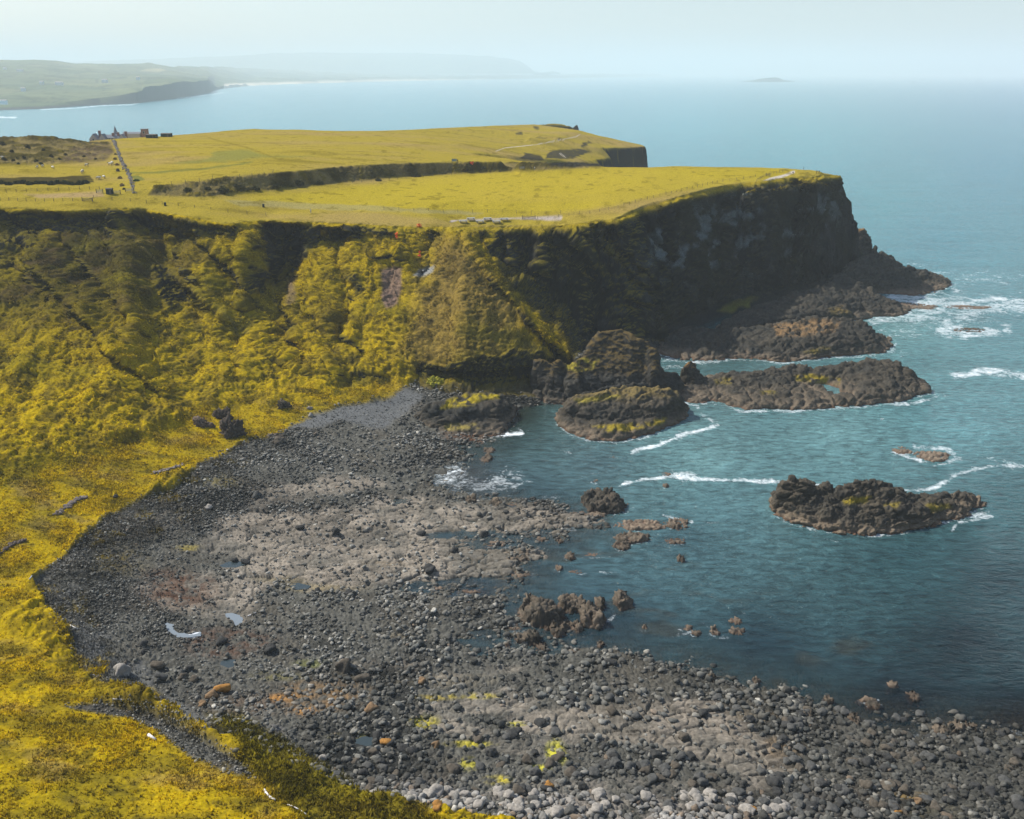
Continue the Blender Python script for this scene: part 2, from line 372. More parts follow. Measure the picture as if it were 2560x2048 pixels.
# ------------------------------------------------------------------ triangulate and raster to a height grid
def raster(points, x0, y0, nx, ny, cell):
    P = np.array(points, float)
    _, ui = np.unique(np.round(P[:, :2] / 0.25).astype(int), axis=0, return_index=True); P = P[np.sort(ui)]
    vo, eo, fo, ov, oe, of = delaunay_2d_cdt([Vector(p[:2]) for p in P], [], [], 0, 1e-5, True)
    Z = np.array([P[o[0], 2] if o else 0.0 for o in ov]); V = np.array([tuple(v) for v in vo])
    H = np.full((ny, nx), -12.0)
    for f in fo:
        a, b, c = V[f[0]], V[f[1]], V[f[2]]
        i0 = max(0, int(math.floor((min(a[0], b[0], c[0]) - x0) / cell))); i1 = min(nx - 1, int(math.ceil((max(a[0], b[0], c[0]) - x0) / cell)))
        j0 = max(0, int(math.floor((min(a[1], b[1], c[1]) - y0) / cell))); j1 = min(ny - 1, int(math.ceil((max(a[1], b[1], c[1]) - y0) / cell)))
        if i1 < i0 or j1 < j0: continue
        X = x0 + cell * np.arange(i0, i1 + 1)[None, :]; Y = y0 + cell * np.arange(j0, j1 + 1)[:, None]
        d = (b[1] - c[1]) * (a[0] - c[0]) + (c[0] - b[0]) * (a[1] - c[1])
        if abs(d) < 1e-9: continue
        l1 = ((b[1] - c[1]) * (X - c[0]) + (c[0] - b[0]) * (Y - c[1])) / d
        l2 = ((c[1] - a[1]) * (X - c[0]) + (a[0] - c[0]) * (Y - c[1])) / d
        l3 = 1 - l1 - l2; m = (l1 >= -1e-6) & (l2 >= -1e-6) & (l3 >= -1e-6)
        z = l1 * Z[f[0]] + l2 * Z[f[1]] + l3 * Z[f[2]]
        sub = H[j0:j1 + 1, i0:i1 + 1]; sub[m] = z[m]
    return H
def blur(H, n=1):
    for _ in range(n):
        P = np.pad(H, 1, mode='edge'); H = (P[:-2, 1:-1] + P[2:, 1:-1] + P[1:-1, :-2] + P[1:-1, 2:] + 2 * P[1:-1, 1:-1]) / 6
    return H
GX0, GY0, GC = -760.0, 60.0, 1.0
GNX, GNY = 1560, 1080
HG = blur(raster(CP_PTS, GX0, GY0, GNX, GNY, GC), 1)
def Hq(x, y):
    k_ = sstep(250, 300, y) * sstep(860, 760, y)
    if np.any(k_ > 0): y = y + 5.0 * k_ * fbm(x / 17, y / 60, None, 3, 900) + 0; x = x + 2.5 * k_ * vnoise(x / 11, y / 20, None, 905)
    fx = np.clip((x - GX0) / GC, 0, GNX - 1.001); fy = np.clip((y - GY0) / GC, 0, GNY - 1.001)
    i = fx.astype(int); j = fy.astype(int); a = fx - i; b = fy - j
    z0 = (HG[j, i] * (1-a) * (1-b) + HG[j, i+1] * a * (1-b) + HG[j+1, i] * (1-a) * b + HG[j+1, i+1] * a * b)
    n_ = .75 * fbm(x / 9, y / 4.5, None, 3, 910) + .45 * ridged(x / 5, y / 3, None, 2, 915)
    return z0 + n_ * np.exp(-((z0 + .15) / .8) ** 2) * (x < 75) * (y < 275)
    return (HG[j, i] * (1-a) * (1-b) + HG[j, i+1] * a * (1-b) + HG[j+1, i] * (1-a) * b + HG[j+1, i+1] * a * b)

# ------------------------------------------------------------------ terrain mesh: columns fan out, rows follow the profile length
NT, NR = 1270, 1400
t = np.linspace(-0.77, 0.745, NT)
yy = np.arange(85, 1000, 0.5)
Xf = t[None, :] * yy[:, None]; Yf = np.repeat(yy[:, None], NT, 1)
Hf = Hq(Xf, Yf)
dz = np.abs(np.diff(Hf, axis=0)); dyy = np.diff(Yf, axis=0)
inc = (0.95 * dz + 0.22 * dyy * (1 + 25.0 / yy[1:, None])) / (yy[1:, None] ** 0.95)
inc = np.where(Hf[1:] < -3.5, inc * 0.06, inc); inc = np.where(yy[1:, None] > 640, inc * .6, inc)
cum = np.vstack([np.zeros((1, NT)), np.cumsum(inc, 0)])
s = np.linspace(0, 1, NR)
Y = np.empty((NR, NT)); tgt = cum[-1] 
for k in range(NT): Y[:, k] = np.interp(s * tgt[k], cum[:, k], yy)
def hblur(A, w, n=2):
    for _ in range(n):
        Q = np.pad(A, ((0, 0), (w + 1, w)), mode='edge'); c = np.cumsum(Q, 1); A = (c[:, 2 * w + 1:] - c[:, :-2 * w - 1]) / (2 * w + 1)
    return A
Y = hblur(Y, 9)
X = t[None, :] * Y; Z = Hq(X, Y)
P = np.stack([X, Y, Z], -1)
del Xf, Yf, Hf, dz, cum, inc
U, V, _ = px(P)
# sculpting: ribs (+) and gullies (-), metres towards the bay
edge_v = np.interp(U, [p[0] for p in EDGE + EDGE2], [p[1] for p in EDGE + EDGE2])
slope_m = sstep(4, 22, V - edge_v) * sstep(1.5, 5, Z)
SCULPT = [
 ([(290,535),(345,610),(430,690),(520,755),(620,830),(720,900)],10,4.2),([(400,560),(500,640),(600,740),(700,840),(760,900)],18,-4.5),([(90,640),(190,760),(300,880),(420,980)],22,4.5),([(150,620),(260,740),(380,880)],16,-3.5),([(560,800),(660,880),(760,940)],14,3.5),([(830,620),(860,720),(850,840),(900,900)],20,-4),([(0,560),(60,600),(40,680)],30,-4),([(215,640),(200,740)],30,-3),([(440,560),(530,650),(620,750),(700,840)],14,-4),([(60,600),(170,720),(290,860),(400,960)],16,3.5),([(130,590),(240,710),(360,850)],13,-3.5),([(240,600),(225,700),(235,800)],16,3),([(880,760),(840,860)],16,-3),([(760,860),(800,900)],14,-3),([(540,880),(600,930)],14,-2.5),
 ([(300,585),(325,640),(340,720),(352,800),(330,860)],34,7),([(405,640),(452,720),(480,800),(500,860)],36,-7),
 ([(470,560),(480,620),(520,700)],30,3.5),([(350,560),(370,590),(440,590)],26,-5),([(100,555),(180,560),(250,565)],30,-4),
 ([(560,600),(585,680),(560,760),(610,830)],40,-4.5),([(628,600),(612,660),(600,710),(612,760)],16,6),([(650,700),(670,745)],20,-6),
 ([(700,590),(712,640),(705,690)],44,-14),([(775,640),(765,700),(730,760)],22,5),([(820,590),(850,600)],18,-5),([(800,560),(880,575)],14,3),
 ([(690,790),(720,830)],14,-4),([(780,800),(790,820)],14,-4),([(640,780),(760,860),(850,930)],14,3),
 ([(985,690),(985,750)],26,-3.5),([(940,640),(1010,640)],12,2.5),([(1050,690),(1090,660)],18,-3),
 ([(1080,600),(1060,680)],18,-4),([(1160,600),(1220,680),(1280,745),(1340,815),(1400,880)],9,3.5),
 ([(1200,600),(1230,650)],12,-3),([(1258,600),(1262,690)],12,-4),([(1285,590),(1278,660)],16,6),([(1320,600),(1325,690)],12,-5),([(1352,600),(1350,690)],15,6),
 ([(1390,585),(1395,640)],10,-5),([(1420,590),(1470,650),(1510,720)],16,5),([(1500,570),(1550,640),(1585,700)],15,-6),([(1480,560),(1560,660),(1610,730)],8,4),
 ([(1560,560),(1590,640),(1620,700)],20,4),([(1600,560),(1640,620)],14,-5),([(1400,790),(1395,830)],12,3),([(1575,745),(1600,760)],12,3),
 ([(1050,945),(1150,950),(1300,950),(1400,950)],24,-6),([(880,960),(960,955)],20,-3),
 ([(1985,440),(1995,480),(1990,540),(1985,640)],9,-7),([(2020,450),(2030,540),(2030,640)],24,4),([(1800,520),(1790,640)],22,-4),([(1890,520),(1880,650)],24,3),
 ([(1700,520),(1720,680)],26,3),([(1650,560),(1670,700)],18,-4),([(0,640),(120,690),(240,740)],26,3),([(0,780),(150,800),(260,850)],22,-3),
 ([(160,860),(170,930)],30,-2.5),([(400,880),(450,960)],24,3),([(440,940),(500,930)],20,-3),([(60,700),(110,760)],18,-3),
]
DIR = np.zeros_like(P)
amp = np.zeros_like(U)
wu = U + 14 * fbm(X / 9, Y / 9, Z / 9, 3, 3); wv = V + 14 * fbm(X / 9, Y / 9, Z / 9, 3, 9)
for pts, w, a in SCULPT:
    us = [p[0] for p in pts]; vs = [p[1] for p in pts]
    m = (U > min(us) - 3 * w - 20) & (U < max(us) + 3 * w + 20) & (V > min(vs) - 3 * w - 20) & (V < max(vs) + 3 * w + 20)
    if not m.any(): continue
    d, _ = seg_dist(wu[m], wv[m], pts); amp[m] += 0.95 * a * np.exp(-(d / w) ** 2)
amp *= slope_m
P[..., 1] -= amp * 0.80; P[..., 2] += amp * 0.28
N1 = grid_normals(P)
U, V, _ = px(P)
# masks
warp = 10 * fbm(X / 6, Y / 6, None, 4, 21)
ge = [p for p in GRASS_EDGE]
BEACH_POLY = ge[:-1] + [(1700,2250),(3200,2400),(3200,900),(1500,850),(1440,905),(1430,990),(1330,992),(1130,980),(1040,962)]
beach = soft_poly(U + warp, V + warp * 0.7, BEACH_POLY, 7) * (Z < 12)
strip = soft_poly(U + warp, V + warp * .6, [(150,1765),(190,1775),(330,1800),(400,1835),(470,1890),(560,1930),(640,1950),(620,1915),(560,1885),(470,1830),(380,1790),(250,1755)], 7)
strip2 = soft_poly(U + warp * 1.4, V + warp, [(110,1525),(180,1560),(230,1620),(330,1690),(430,1760),(520,1840),(480,1850),(380,1780),(260,1720),(180,1640),(130,1590)], 10)
beach = np.maximum(beach, strip)
greenpatch = soft_poly(U + 2 * warp, V + 1.5 * warp, [(515,1785),(600,1790),(700,1850),(760,1900),(860,1945),(900,1985),(1000,2010),(1100,2060),(760,2060),(640,1940),(560,1860)], 16)
plateau = sstep(2, -3, V - edge_v - 3) * (Z > 36)
far_plat = (Y > 330) & (Z > 35)
steep = 1 - N1[..., 2]
POOLS = [("curved shallow pool with a bright white reflection", [(410,1562),(418,1557),(434,1562),(432,1573),(446,1582),(462,1583),(476,1588),(490,1584),(503,1580),(501,1590),(470,1594),(442,1593),(420,1580)]),
 ("small grey pool with a white corner", [(562,1534),(580,1532),(598,1538),(608,1548),(603,1566),(588,1566),(582,1552),(566,1544)]),
 ("narrow blue pool left of the slab inlet", [(720,1462),(745,1457),(778,1464),(770,1472),(740,1475)]), ("long blue pool between the upper slabs", [(1060,1334),(1085,1329),(1120,1330),(1140,1338),(1120,1347),(1080,1345)]),
 ("blue grey pool amid brown weed, left", [(538,1408),(570,1402),(600,1402),(614,1411),(590,1419),(556,1419)]), ("grey puddle by the orange patched boulder", [(880,1860),(890,1848),(912,1840),(942,1846),(934,1864),(900,1874)]),
 ("teal puddle right of the round dark boulder pair", [(545,1657),(560,1650),(590,1648),(588,1664),(570,1674),(552,1672)])]
pool_m = np.zeros_like(U)
for _, q in POOLS: pool_m = np.maximum(pool_m, soft_poly(U + .3 * warp, V + .3 * warp, q, 5))
calm = soft_poly(U + 3 * warp, V + 2 * warp, [(-600,1330),(0,1190),(250,1130),(520,1040),(700,1010),(900,985),(1000,970),(900,1020),(600,1110),(300,1260),(100,1440),(0,1560),(300,1780),(700,1960),(1100,2040),(900,2600),(-600,2600)], 30)
# displacement
lowf = fbm(X / 14, Y / 14, Z / 14, 4, 5); midf = fbm(X / 4, Y / 4, Z / 4, 4, 8); hif = fbm(X / 1.1, Y / 1.1, Z / 1.1, 3, 12)
rdg = ridged(X / 11, Y / 11, Z / 24, 4, 31)
b1, c1 = blocks(X / 2.6, Y / 2.6, Z / 2.6, 40)
b2, c2 = blocks(X / 0.95, Y / 0.95, Z / 0.95, 50)
tA = blocks(X / 2.3, Y / 2.3, Z / 2.3, 60)[0]; tB = blocks(X / 0.95, Y / 0.95, Z / 0.95, 64)[0]
tm = sstep(-.25, .35, fbm(X / 9, Y / 9, Z / 9, 3, 66))
dg_a = np.where(U < 880, (X + Z * 1.15), X + 3); dg_b = np.where(U < 880, X - Z, Z * 1.3)
flute = ridged((dg_a + 2.5 * lowf) / 11, dg_b / 38, Y / 45, 4, 33)
tuft = tA * tm + 0.45 * tB * (1 - .4 * tm) + 0.5 * fbm(X / 2.2, Y / 2.2, Z / 2.2, 3, 68)
U0, V0 = U, V
slab = np.clip(soft_poly(U + warp * 2, V + warp, [(620,1300),(850,1262),(1100,1262),(1300,1262),(1560,1300),(1470,1322),(1340,1330),(1150,1345),(1250,1380),(1380,1380),(1380,1440),(1200,1460),(1000,1460),(900,1470),(760,1470),(680,1440),(560,1420),(620,1360)], 14)
   + soft_poly(U + warp * 2, V + warp, [(1270,1800),(1400,1775),(1560,1760),(1650,1750),(1800,1760),(1900,1830),(2000,1930),(1900,1950),(1750,1900),(1620,1860),(1480,1850),(1300,1830)], 14)
   + .9 * soft_poly(U + warp * 3, V + warp * 1.5, [(560,1300),(760,1180),(1000,1200),(1100,1270),(1150,1345),(1000,1400),(700,1480),(520,1500),(450,1420)], 20) * sstep(-.15, .25, fbm(X / 9, Y / 6, None, 3, 180))
   + .9 * soft_poly(U + warp * 3, V + warp * 1.5, [(850,1660),(1250,1650),(1500,1700),(1900,1760),(2300,1860),(2300,1960),(1900,1990),(1300,1900),(900,1820)], 20) * sstep(.05, .4, fbm(X / 11, Y / 6, None, 3, 184))
   + 0.8 * soft_poly(U + warp * 2, V + warp, [(330,1470),(520,1430),(640,1480),(620,1560),(420,1530)], 12), 0, 1)
gravel = np.clip(soft_poly(U + warp, V + warp, [(1010,970),(1060,985),(1010,1040),(960,1075),(850,1050),(780,1075),(720,1070),(760,1045),(860,1012),(950,1003)], 8)
   + soft_poly(U + warp, V + warp, [(120,1540),(200,1560),(280,1640),(420,1740),(520,1800),(470,1830),(330,1740),(200,1640)], 12) * 0.8, 0, 1)
slab = slab * (1 - gravel)
blocky = np.clip(beach * (1 - 0.8 * slab) * (1 - gravel) * (1 - strip), 0, 1)
crag_noise = fbm(X / 16, Y / 16, Z / 10, 3, 77)
CRAGS_SHADE = [[(-100,530),(90,530),(230,524),(320,528),(330,570),(300,610),(240,600),(120,585),(90,640),(40,680),(-100,700)],[(345,520),(410,516),(470,540),(500,580),(430,590),(350,565)],
 [(640,552),(800,556),(790,600),(770,640),(735,690),(690,725),(655,700),(660,620)],[(800,560),(960,566),(1010,590),(900,612),(820,590)],[(375,675),(440,688),(490,765),(484,815),(430,795),(392,745)],  # besides real crags, shaded hollows painted in dark rock colour
 [(612,688),(648,690),(664,716),(630,744),(606,736)],[(690,770),(730,800),(736,830),(712,836)],[(380,820),(420,822),(424,846),(396,850)],[(1050,940),(1130,915),(1240,890),(1340,870),(1440,960),(1300,1000),(1120,988),(1050,972),(1040,960)],
 [(965,740),(1010,770),(1000,800),(970,780)],[(880,700),(900,690),(905,730),(885,740)],[(860,930),(900,925),(960,940),(950,962),(900,955)]]
crag_shade_p = np.zeros_like(U)
brk = sstep(-.35, .15, fbm(X / 13, Y / 13, Z / 9, 3, 79))
for poly in CRAGS_SHADE: crag_shade_p = np.maximum(crag_shade_p, soft_poly(U + 2.6 * warp, V + 2.4 * warp, poly, 9) * (brk if poly[0][1] < 600 and len(poly) != 8 else 1))
crag = np.clip(crag_shade_p * sstep(-.45, .15, crag_noise + steep) + sstep(0.62, 0.8, steep + 0.25 * crag_noise), 0, 1) * (1 - beach) * slope_m  # crag: real crags together with the shaded hollows painted as rock
shade_cliff = np.where(V < 985, sstep(-8, 14, U - np.interp(V, [560, 640, 724, 800, 860, 930], [1165, 1215, 1280, 1345, 1405, 1430])), 0) * slope_m   # basalt cliffs right of the arete
crag = np.clip(np.maximum(crag, shade_cliff * np.maximum(.9 * sstep(38, 32, Z), sstep(0.12, 0.35, steep + 0.25 * crag_noise))), 0, 1)
veg = (1 - beach) * (1 - crag)
amp_v = np.where(V < edge_v, 0.12, 1.0)
disp = veg * amp_v * (1.2 * lowf * sstep(10, 60, V - edge_v) + 0.35 * midf + 0.32 * (tuft - .2) * slope_m + 0.55 * hif + .8 * slope_m * (1 - calm) * (.5 + np.abs(vnoise((Z + .25 * X + 2.2 * midf + 4 * lowf) / 1.5, X / 14, Y / 30, 950))) + 0.7 * slope_m * (1 - calm) * ridged((dg_a + 1.5 * midf) / 4.6, dg_b / 15, Y / 20, 3, 37) + 2.3 * flute * sstep(1080, 980, U) * slope_m * (1 - calm) * sstep(15, 70, V - edge_v))
disp = disp * (1 - 0.72 * calm)
def strata(z, n, step):
    q = z / step + n; f = q - np.floor(q); return (sstep(.55, .95, f) - f) * step
disp = disp + crag * (1.3 * ridged((X + Y) / 3.4, (X - Y) / 3.4, Z / 20, 3, 36) + 2.6 * rdg + 0.9 * b1 + 0.35 * b2 + 0.9 * midf + .30 * strata(Z, 1.8 * lowf, 4.2) * sstep(.25, .5, steep))
disp = disp + blocky * (0.40 * b2 + 0.5 * b1 * sstep(-.2, .3, crag_noise) + 0.25 * midf) * 0.8
wa = fbm(X / 3, Y / 3, None, 3, 70)
s1 = worley((X + 2.4 * wa) / 6.5, (Y + 1.2 * wa) / 3.6, None, 71); s2 = worley((X + 1.2 * wa) / 2.9, (Y + .8 * wa) / 1.9, None, 75)
crack = np.minimum(sstep(0, .14, s1[1] - s1[0]), .5 + .5 * sstep(0, .2, s2[1] - s2[0]))
disp = disp + beach * slab * (0.50 * s1[2] + .18 * s2[2] + 0.15 * midf - 0.55 * (1 - crack) - 0.2)
disp = disp + beach * gravel * 0.07 * hif + greenpatch * 0.4 * (tuft + midf)
disp = np.where(Z < -1.5, disp * 0.3, disp)
P[..., 2] -= .22 * pool_m; disp = disp * (1 - pool_m)
# scrub on the bank between the fields and on the far-left hillock
scrub = np.clip(soft_poly(U, V, [(370,488),(385,468),(500,452),(600,440),(700,432),(900,414),(1000,409),(1200,406),(1400,407),(1500,411),(1500,418),(1200,432),(1000,442),(800,464),(650,480),(500,492)], 4)
   + soft_poly(U, V, [(-500,338),(0,338),(120,338),(190,352),(270,356),(285,380),(260,402),(120,412),(0,414),(-500,414)], 5), 0, 1) * (Z > 36)
scrub_n = fbm(X / 7, Y / 7, None, 3, 91)
disp = disp + scrub * (0.9 * tuft + 1.5 * np.clip(scrub_n, -.2, 1))
P += N1 * disp[..., None]
N2 = grid_normals(P)
U, V, _ = px(P)

# ---------------- ground colours (albedo)
def C(r, g, b): return np.array([r, g, b], np.float32)
G_BRIGHT = C(0.345, 0.245, 0.006); G_FIELD = C(0.275, 0.215, 0.026); G_OLIVE = C(0.135, 0.105, 0.008); G_DARK = C(0.030, 0.026, 0.009)
HEATH = C(0.072, 0.050, 0.024); EARTH = C(0.15, 0.10, 0.075); BASALT = C(0.020, 0.021, 0.020); GREYR = C(0.096, 0.095, 0.083)
PALE = C(0.235, 0.205, 0.165); GRAV = C(0.125, 0.13, 0.13); RUST = C(0.085, 0.043, 0.027); ORANGE = C(0.45, 0.22, 0.05); WEED = C(0.045, 0.035, 0.018)
def mixc(A, B, m): return A * (1 - m[..., None]) + B * m[..., None]
n1 = fbm(X / 22, Y / 22, Z / 22, 4, 101); n2 = fbm(X / 5, Y / 5, Z / 5, 4, 105); n3 = fbm(X / 1.3, Y / 1.3, Z / 1.3, 3, 109)
col = np.broadcast_to(G_BRIGHT, P.shape).copy()
col = mixc(col, G_OLIVE, 0.75 * sstep(-0.05, 0.6, n2 + 0.5 * n3) * (1 - 0.5 * calm))
# slope vegetation: brighter low down and in the middle gully, browner high on the left, with shade painted darker there
hi = slope_m * sstep(1000, 640, V) * (V > edge_v)
hi_l = hi * sstep(640, 200, U)
col = mixc(col, G_OLIVE * 1.25, np.clip(0.85 * hi_l + 0.35 * hi, 0, 1)); col = mixc(col, G_DARK * 1.3, np.clip(.95 * hi_l * sstep(960, 640, V) * sstep(-.4, .2, n1 + .5 * n2), 0, 1))
col = mixc(col, HEATH, np.clip(0.75 * sstep(-0.1, 0.5, n2 + 0.4 * n1) * slope_m * (1 - calm) * (0.35 + 0.65 * hi_l), 0, 1))
tan = slope_m * soft_poly(U + 2 * warp, V + 2 * warp, [(1100,590),(1160,600),(1290,760),(1330,870),(1180,920),(1060,925),(1000,880),(1040,740)], 40)
col = mixc(col, C(.165,.115,.035), 0.8 * tan)
dpt, _ = seg_dist(U + .3 * warp, V + .3 * warp, [(290,525),(345,605),(430,690),(520,755),(620,830)]); col = mixc(col, C(.19,.145,.04), slope_m * .9 * np.exp(-(dpt / 3.5) ** 2))
col = mixc(col, C(.125,.108,.010), .6 * sstep(0.0, .5, fbm(X / 13, Y / 13, Z / 13, 4, 170)) * (1 - beach))
col = mixc(col, G_DARK, slope_m * (1 - calm) * 0.6 * sstep(0.10, -0.14, tuft * .5 + 0.5 * midf + .25 * hif - 0.05))  # crevice shade painted into the hollows between tufts
# plateau fields
pl = ((V < edge_v + 4) & (Z > 33)).astype(float)
fieldc = mixc(np.broadcast_to(G_FIELD, P.shape), C(.27,.20,.055), sstep(-0.2, 0.5, fbm(X / 60, Y / 18, None, 4, 130)))
fieldc = mixc(fieldc, G_OLIVE, 0.45 * sstep(0.15, 0.6, fbm(X / 26, Y / 9, None, 4, 134)))
col = mixc(col, fieldc, pl)
near_field = soft_poly(U + warp, V + .3 * warp, [(560,500),(800,478),(1000,450),(1400,424),(1960,422),(1980,440),(1700,478),(1500,520),(1300,540),(1000,530),(700,512)], 8) * pl
col = mixc(col, C(.325,.258,.018), 0.8 * near_field)
col = mixc(col, C(.24,.215,.10), pl * 0.6 * soft_poly(U + 2 * warp, V + .6 * warp, [(560,500),(900,512),(1000,520),(1200,530),(1180,538),(900,526),(600,516)], 3))
col = mixc(col, EARTH * 2.1, pl * 0.5 * soft_poly(U + warp, V + .3 * warp, [(60,486),(250,478),(260,492),(100,496)], 3))
col = mixc(col, G_DARK, pl * 0.92 * soft_poly(U + .7 * warp, V + .4 * warp, [(-600,446),(0,443),(90,443),(225,439),(236,456),(180,462),(0,459),(-600,462)], 2))
col = mixc(col, C(.10,.12,.03), pl * 0.7 * soft_poly(U + 1.5 * warp, V + .4 * warp, [(325,432),(460,424),(560,412),(640,402),(600,412),(500,424),(400,434),(330,437)], 2))
col = mixc(col, C(.13,.15,.04), pl * 0.6 * soft_poly(U + 2 * warp, V + .5 * warp, [(430,406),(520,396),(540,376),(620,374),(660,388),(780,390),(640,396),(560,404),(450,410)], 4))
col = mixc(col, C(.10,.12,.03), pl * 0.8 * soft_poly(U + warp, V + .4 * warp, [(330,442),(350,440),(362,450),(340,455)], 2))
for a, b in (((520,345),(620,370)),((620,370),(700,400)),((700,400),(860,410))):
    d, _ = seg_dist(U + .5 * warp, V + .2 * warp, [a, b]); col = mixc(col, G_OLIVE, 0.5 * pl * np.exp(-(d / 2.0) ** 2))
# scrub
sc_n = sstep(-0.25, 0.35, scrub_n + 0.4 * n2)
col = mixc(col, mixc(np.broadcast_to(C(.16,.125,.05), P.shape), G_DARK, sc_n), scrub * 0.9)
col = mixc(col, C(.10,.07,.045), pl * 0.75 * soft_poly(U + warp, V + .5 * warp, [(150,402),(180,372),(215,356),(275,352),(285,372),(280,398),(220,408)], 6) * sstep(-.4, .3, n2 + n3))
# far headland crags
for poly in ([(1302,398),(1312,382),(1350,388),(1360,400),(1330,402)],[(1362,396),(1376,378),(1450,372),(1480,378),(1450,390),(1424,398),(1400,396)],[(1450,366),(1470,352),(1478,356),(1460,370)],[(1416,318),(1430,311),(1455,310),(1456,322),(1430,320)],[(1288,332),(1306,330),(1308,338),(1290,336)],[(1335,316),(1348,318),(1346,324),(1336,322)],[(1370,410),(1400,405),(1520,409),(1520,416),(1380,418)]):
    col = mixc(col, BASALT * 1.1, pl * 0.9 * soft_poly(U + .6 * warp, V + .4 * warp, poly, 2))
col = mixc(col, BASALT, sstep(0.35, 0.6, 1 - N2[..., 2]) * (Y > 600))
for pts, w in (([(1240,378),(1262,370),(1300,366),(1340,362),(1400,350),(1440,342),(1450,336)],.9),([(1904,458),(1925,448),(1960,440),(1984,430)],4.2),([(1400,384),(1415,395)],1.2),):
    d, _ = seg_dist(U, V, pts); col = mixc(col, C(.42,.38,.32), pl * sstep(w, w * .6, d))
d, _ = seg_dist(U, V, [(1130,556),(1200,553),(1290,550),(1340,548),(1400,545)]); col = mixc(col, C(.36,.31,.27), sstep(7, 4, d) * (Z > 45))
col = mixc(col, BASALT * 1.5, (1 - beach) * .9 * soft_poly(U + warp, V + .6 * warp, [(1075,962),(1450,935),(1450,1000),(1290,1012),(1100,1004)], 6))
# crags and cliffs, some shaded hollows painted as rock
shelf = (1 - beach) * sstep(1400, 1450, U) * sstep(14, 9, Z) * (V > 600)
col = mixc(col, BASALT * 1.15, shelf); col = mixc(col, C(.16,.15,.02), shelf * .8 * soft_poly(U + 1.5 * warp, V + warp, [(1790,775),(1830,755),(1890,740),(1880,765),(1830,785)], 6))
rockc = mixc(np.broadcast_to(BASALT * .8, P.shape), C(.042,.042,.042), sstep(-.1, .5, n2))
mossy = sstep(0.55, 0.8, N2[..., 2] + 0.12 * n2) * (1 - 0.75 * sstep(1560, 1700, U))
rockc = mixc(rockc, C(.11,.09,.014), mossy)
rockc = mixc(rockc, C(.026,.025,.013), 0.6 * sstep(-.2, .3, n1) * (1 - mossy))
greyf = sstep(0.05, 0.4, fbm(X / 8, Y / 8, Z / 5, 4, 140)) * soft_poly(U, V, [(1600,560),(1800,500),(1980,470),(2090,450),(2100,540),(1960,660),(1700,700),(1620,680)], 40)
rockc = mixc(rockc, C(.12,.145,.15), 0.85 * greyf)
col = mixc(col, rockc, crag * (1 - pl))
rim = np.exp(-((V - edge_v - 8) / 9) ** 2) * (1 - pl) * (Z > 40) * (U > 900)
col = mixc(col, G_OLIVE * 1.8, 0.6 * rim)
scar = soft_poly(U + 0.6 * warp, V + .6 * warp, [(955,676),(985,664),(1004,672),(1004,720),(992,760),(965,770),(950,740)], 5)
col = mixc(col, C(.17,.115,.09), 0.92 * scar)
scar2 = soft_poly(U + .5 * warp, V + .5 * warp, [(1034,690),(1050,676),(1086,664),(1080,680),(1050,692)], 4)
col = mixc(col, C(.26,.27,.27), 0.9 * scar2)
col = mixc(col, C(.14,.10,.08), 0.6 * soft_poly(U + warp, V + warp, [(715,700),(735,690),(740,760),(715,765)], 8))
# beach
bc = mixc(np.broadcast_to(GREYR, P.shape), BASALT * 1.3, sstep(-.3, .4, n1 + .5 * n2))
bc = mixc(bc, C(.085,.077,.062), 0.6 * sstep(0, .5, fbm(X / 10, Y / 7, None, 4, 150)))
bc = bc * .88 * (0.72 + 0.5 * c2[..., None])
bc = mixc(bc, PALE * (0.8 + .35 * c1[..., None]), slab * (0.35 + 0.55 * sstep(-.35, .25, n2)) * (.45 + .55 * crack))
bc = bc * np.interp(U, [1000, 1700, 2560], [1.1, .95, .75])[..., None]; bc = mixc(bc, GRAV, gravel * 0.9)  # corner darkening painted into the beach colour, growing to the right
def patch(cu, cv, ru, rv, c, k, rag=1.0):
    global bc
    d = np.hypot((U - cu) / ru, (V - cv) / rv) + 0.7 * rag * n2 + 0.35 * n3
    bc = mixc(bc, c, k * sstep(1.15, 0.45, d) * sstep(-.55, .25, n3 + .6 * n2))
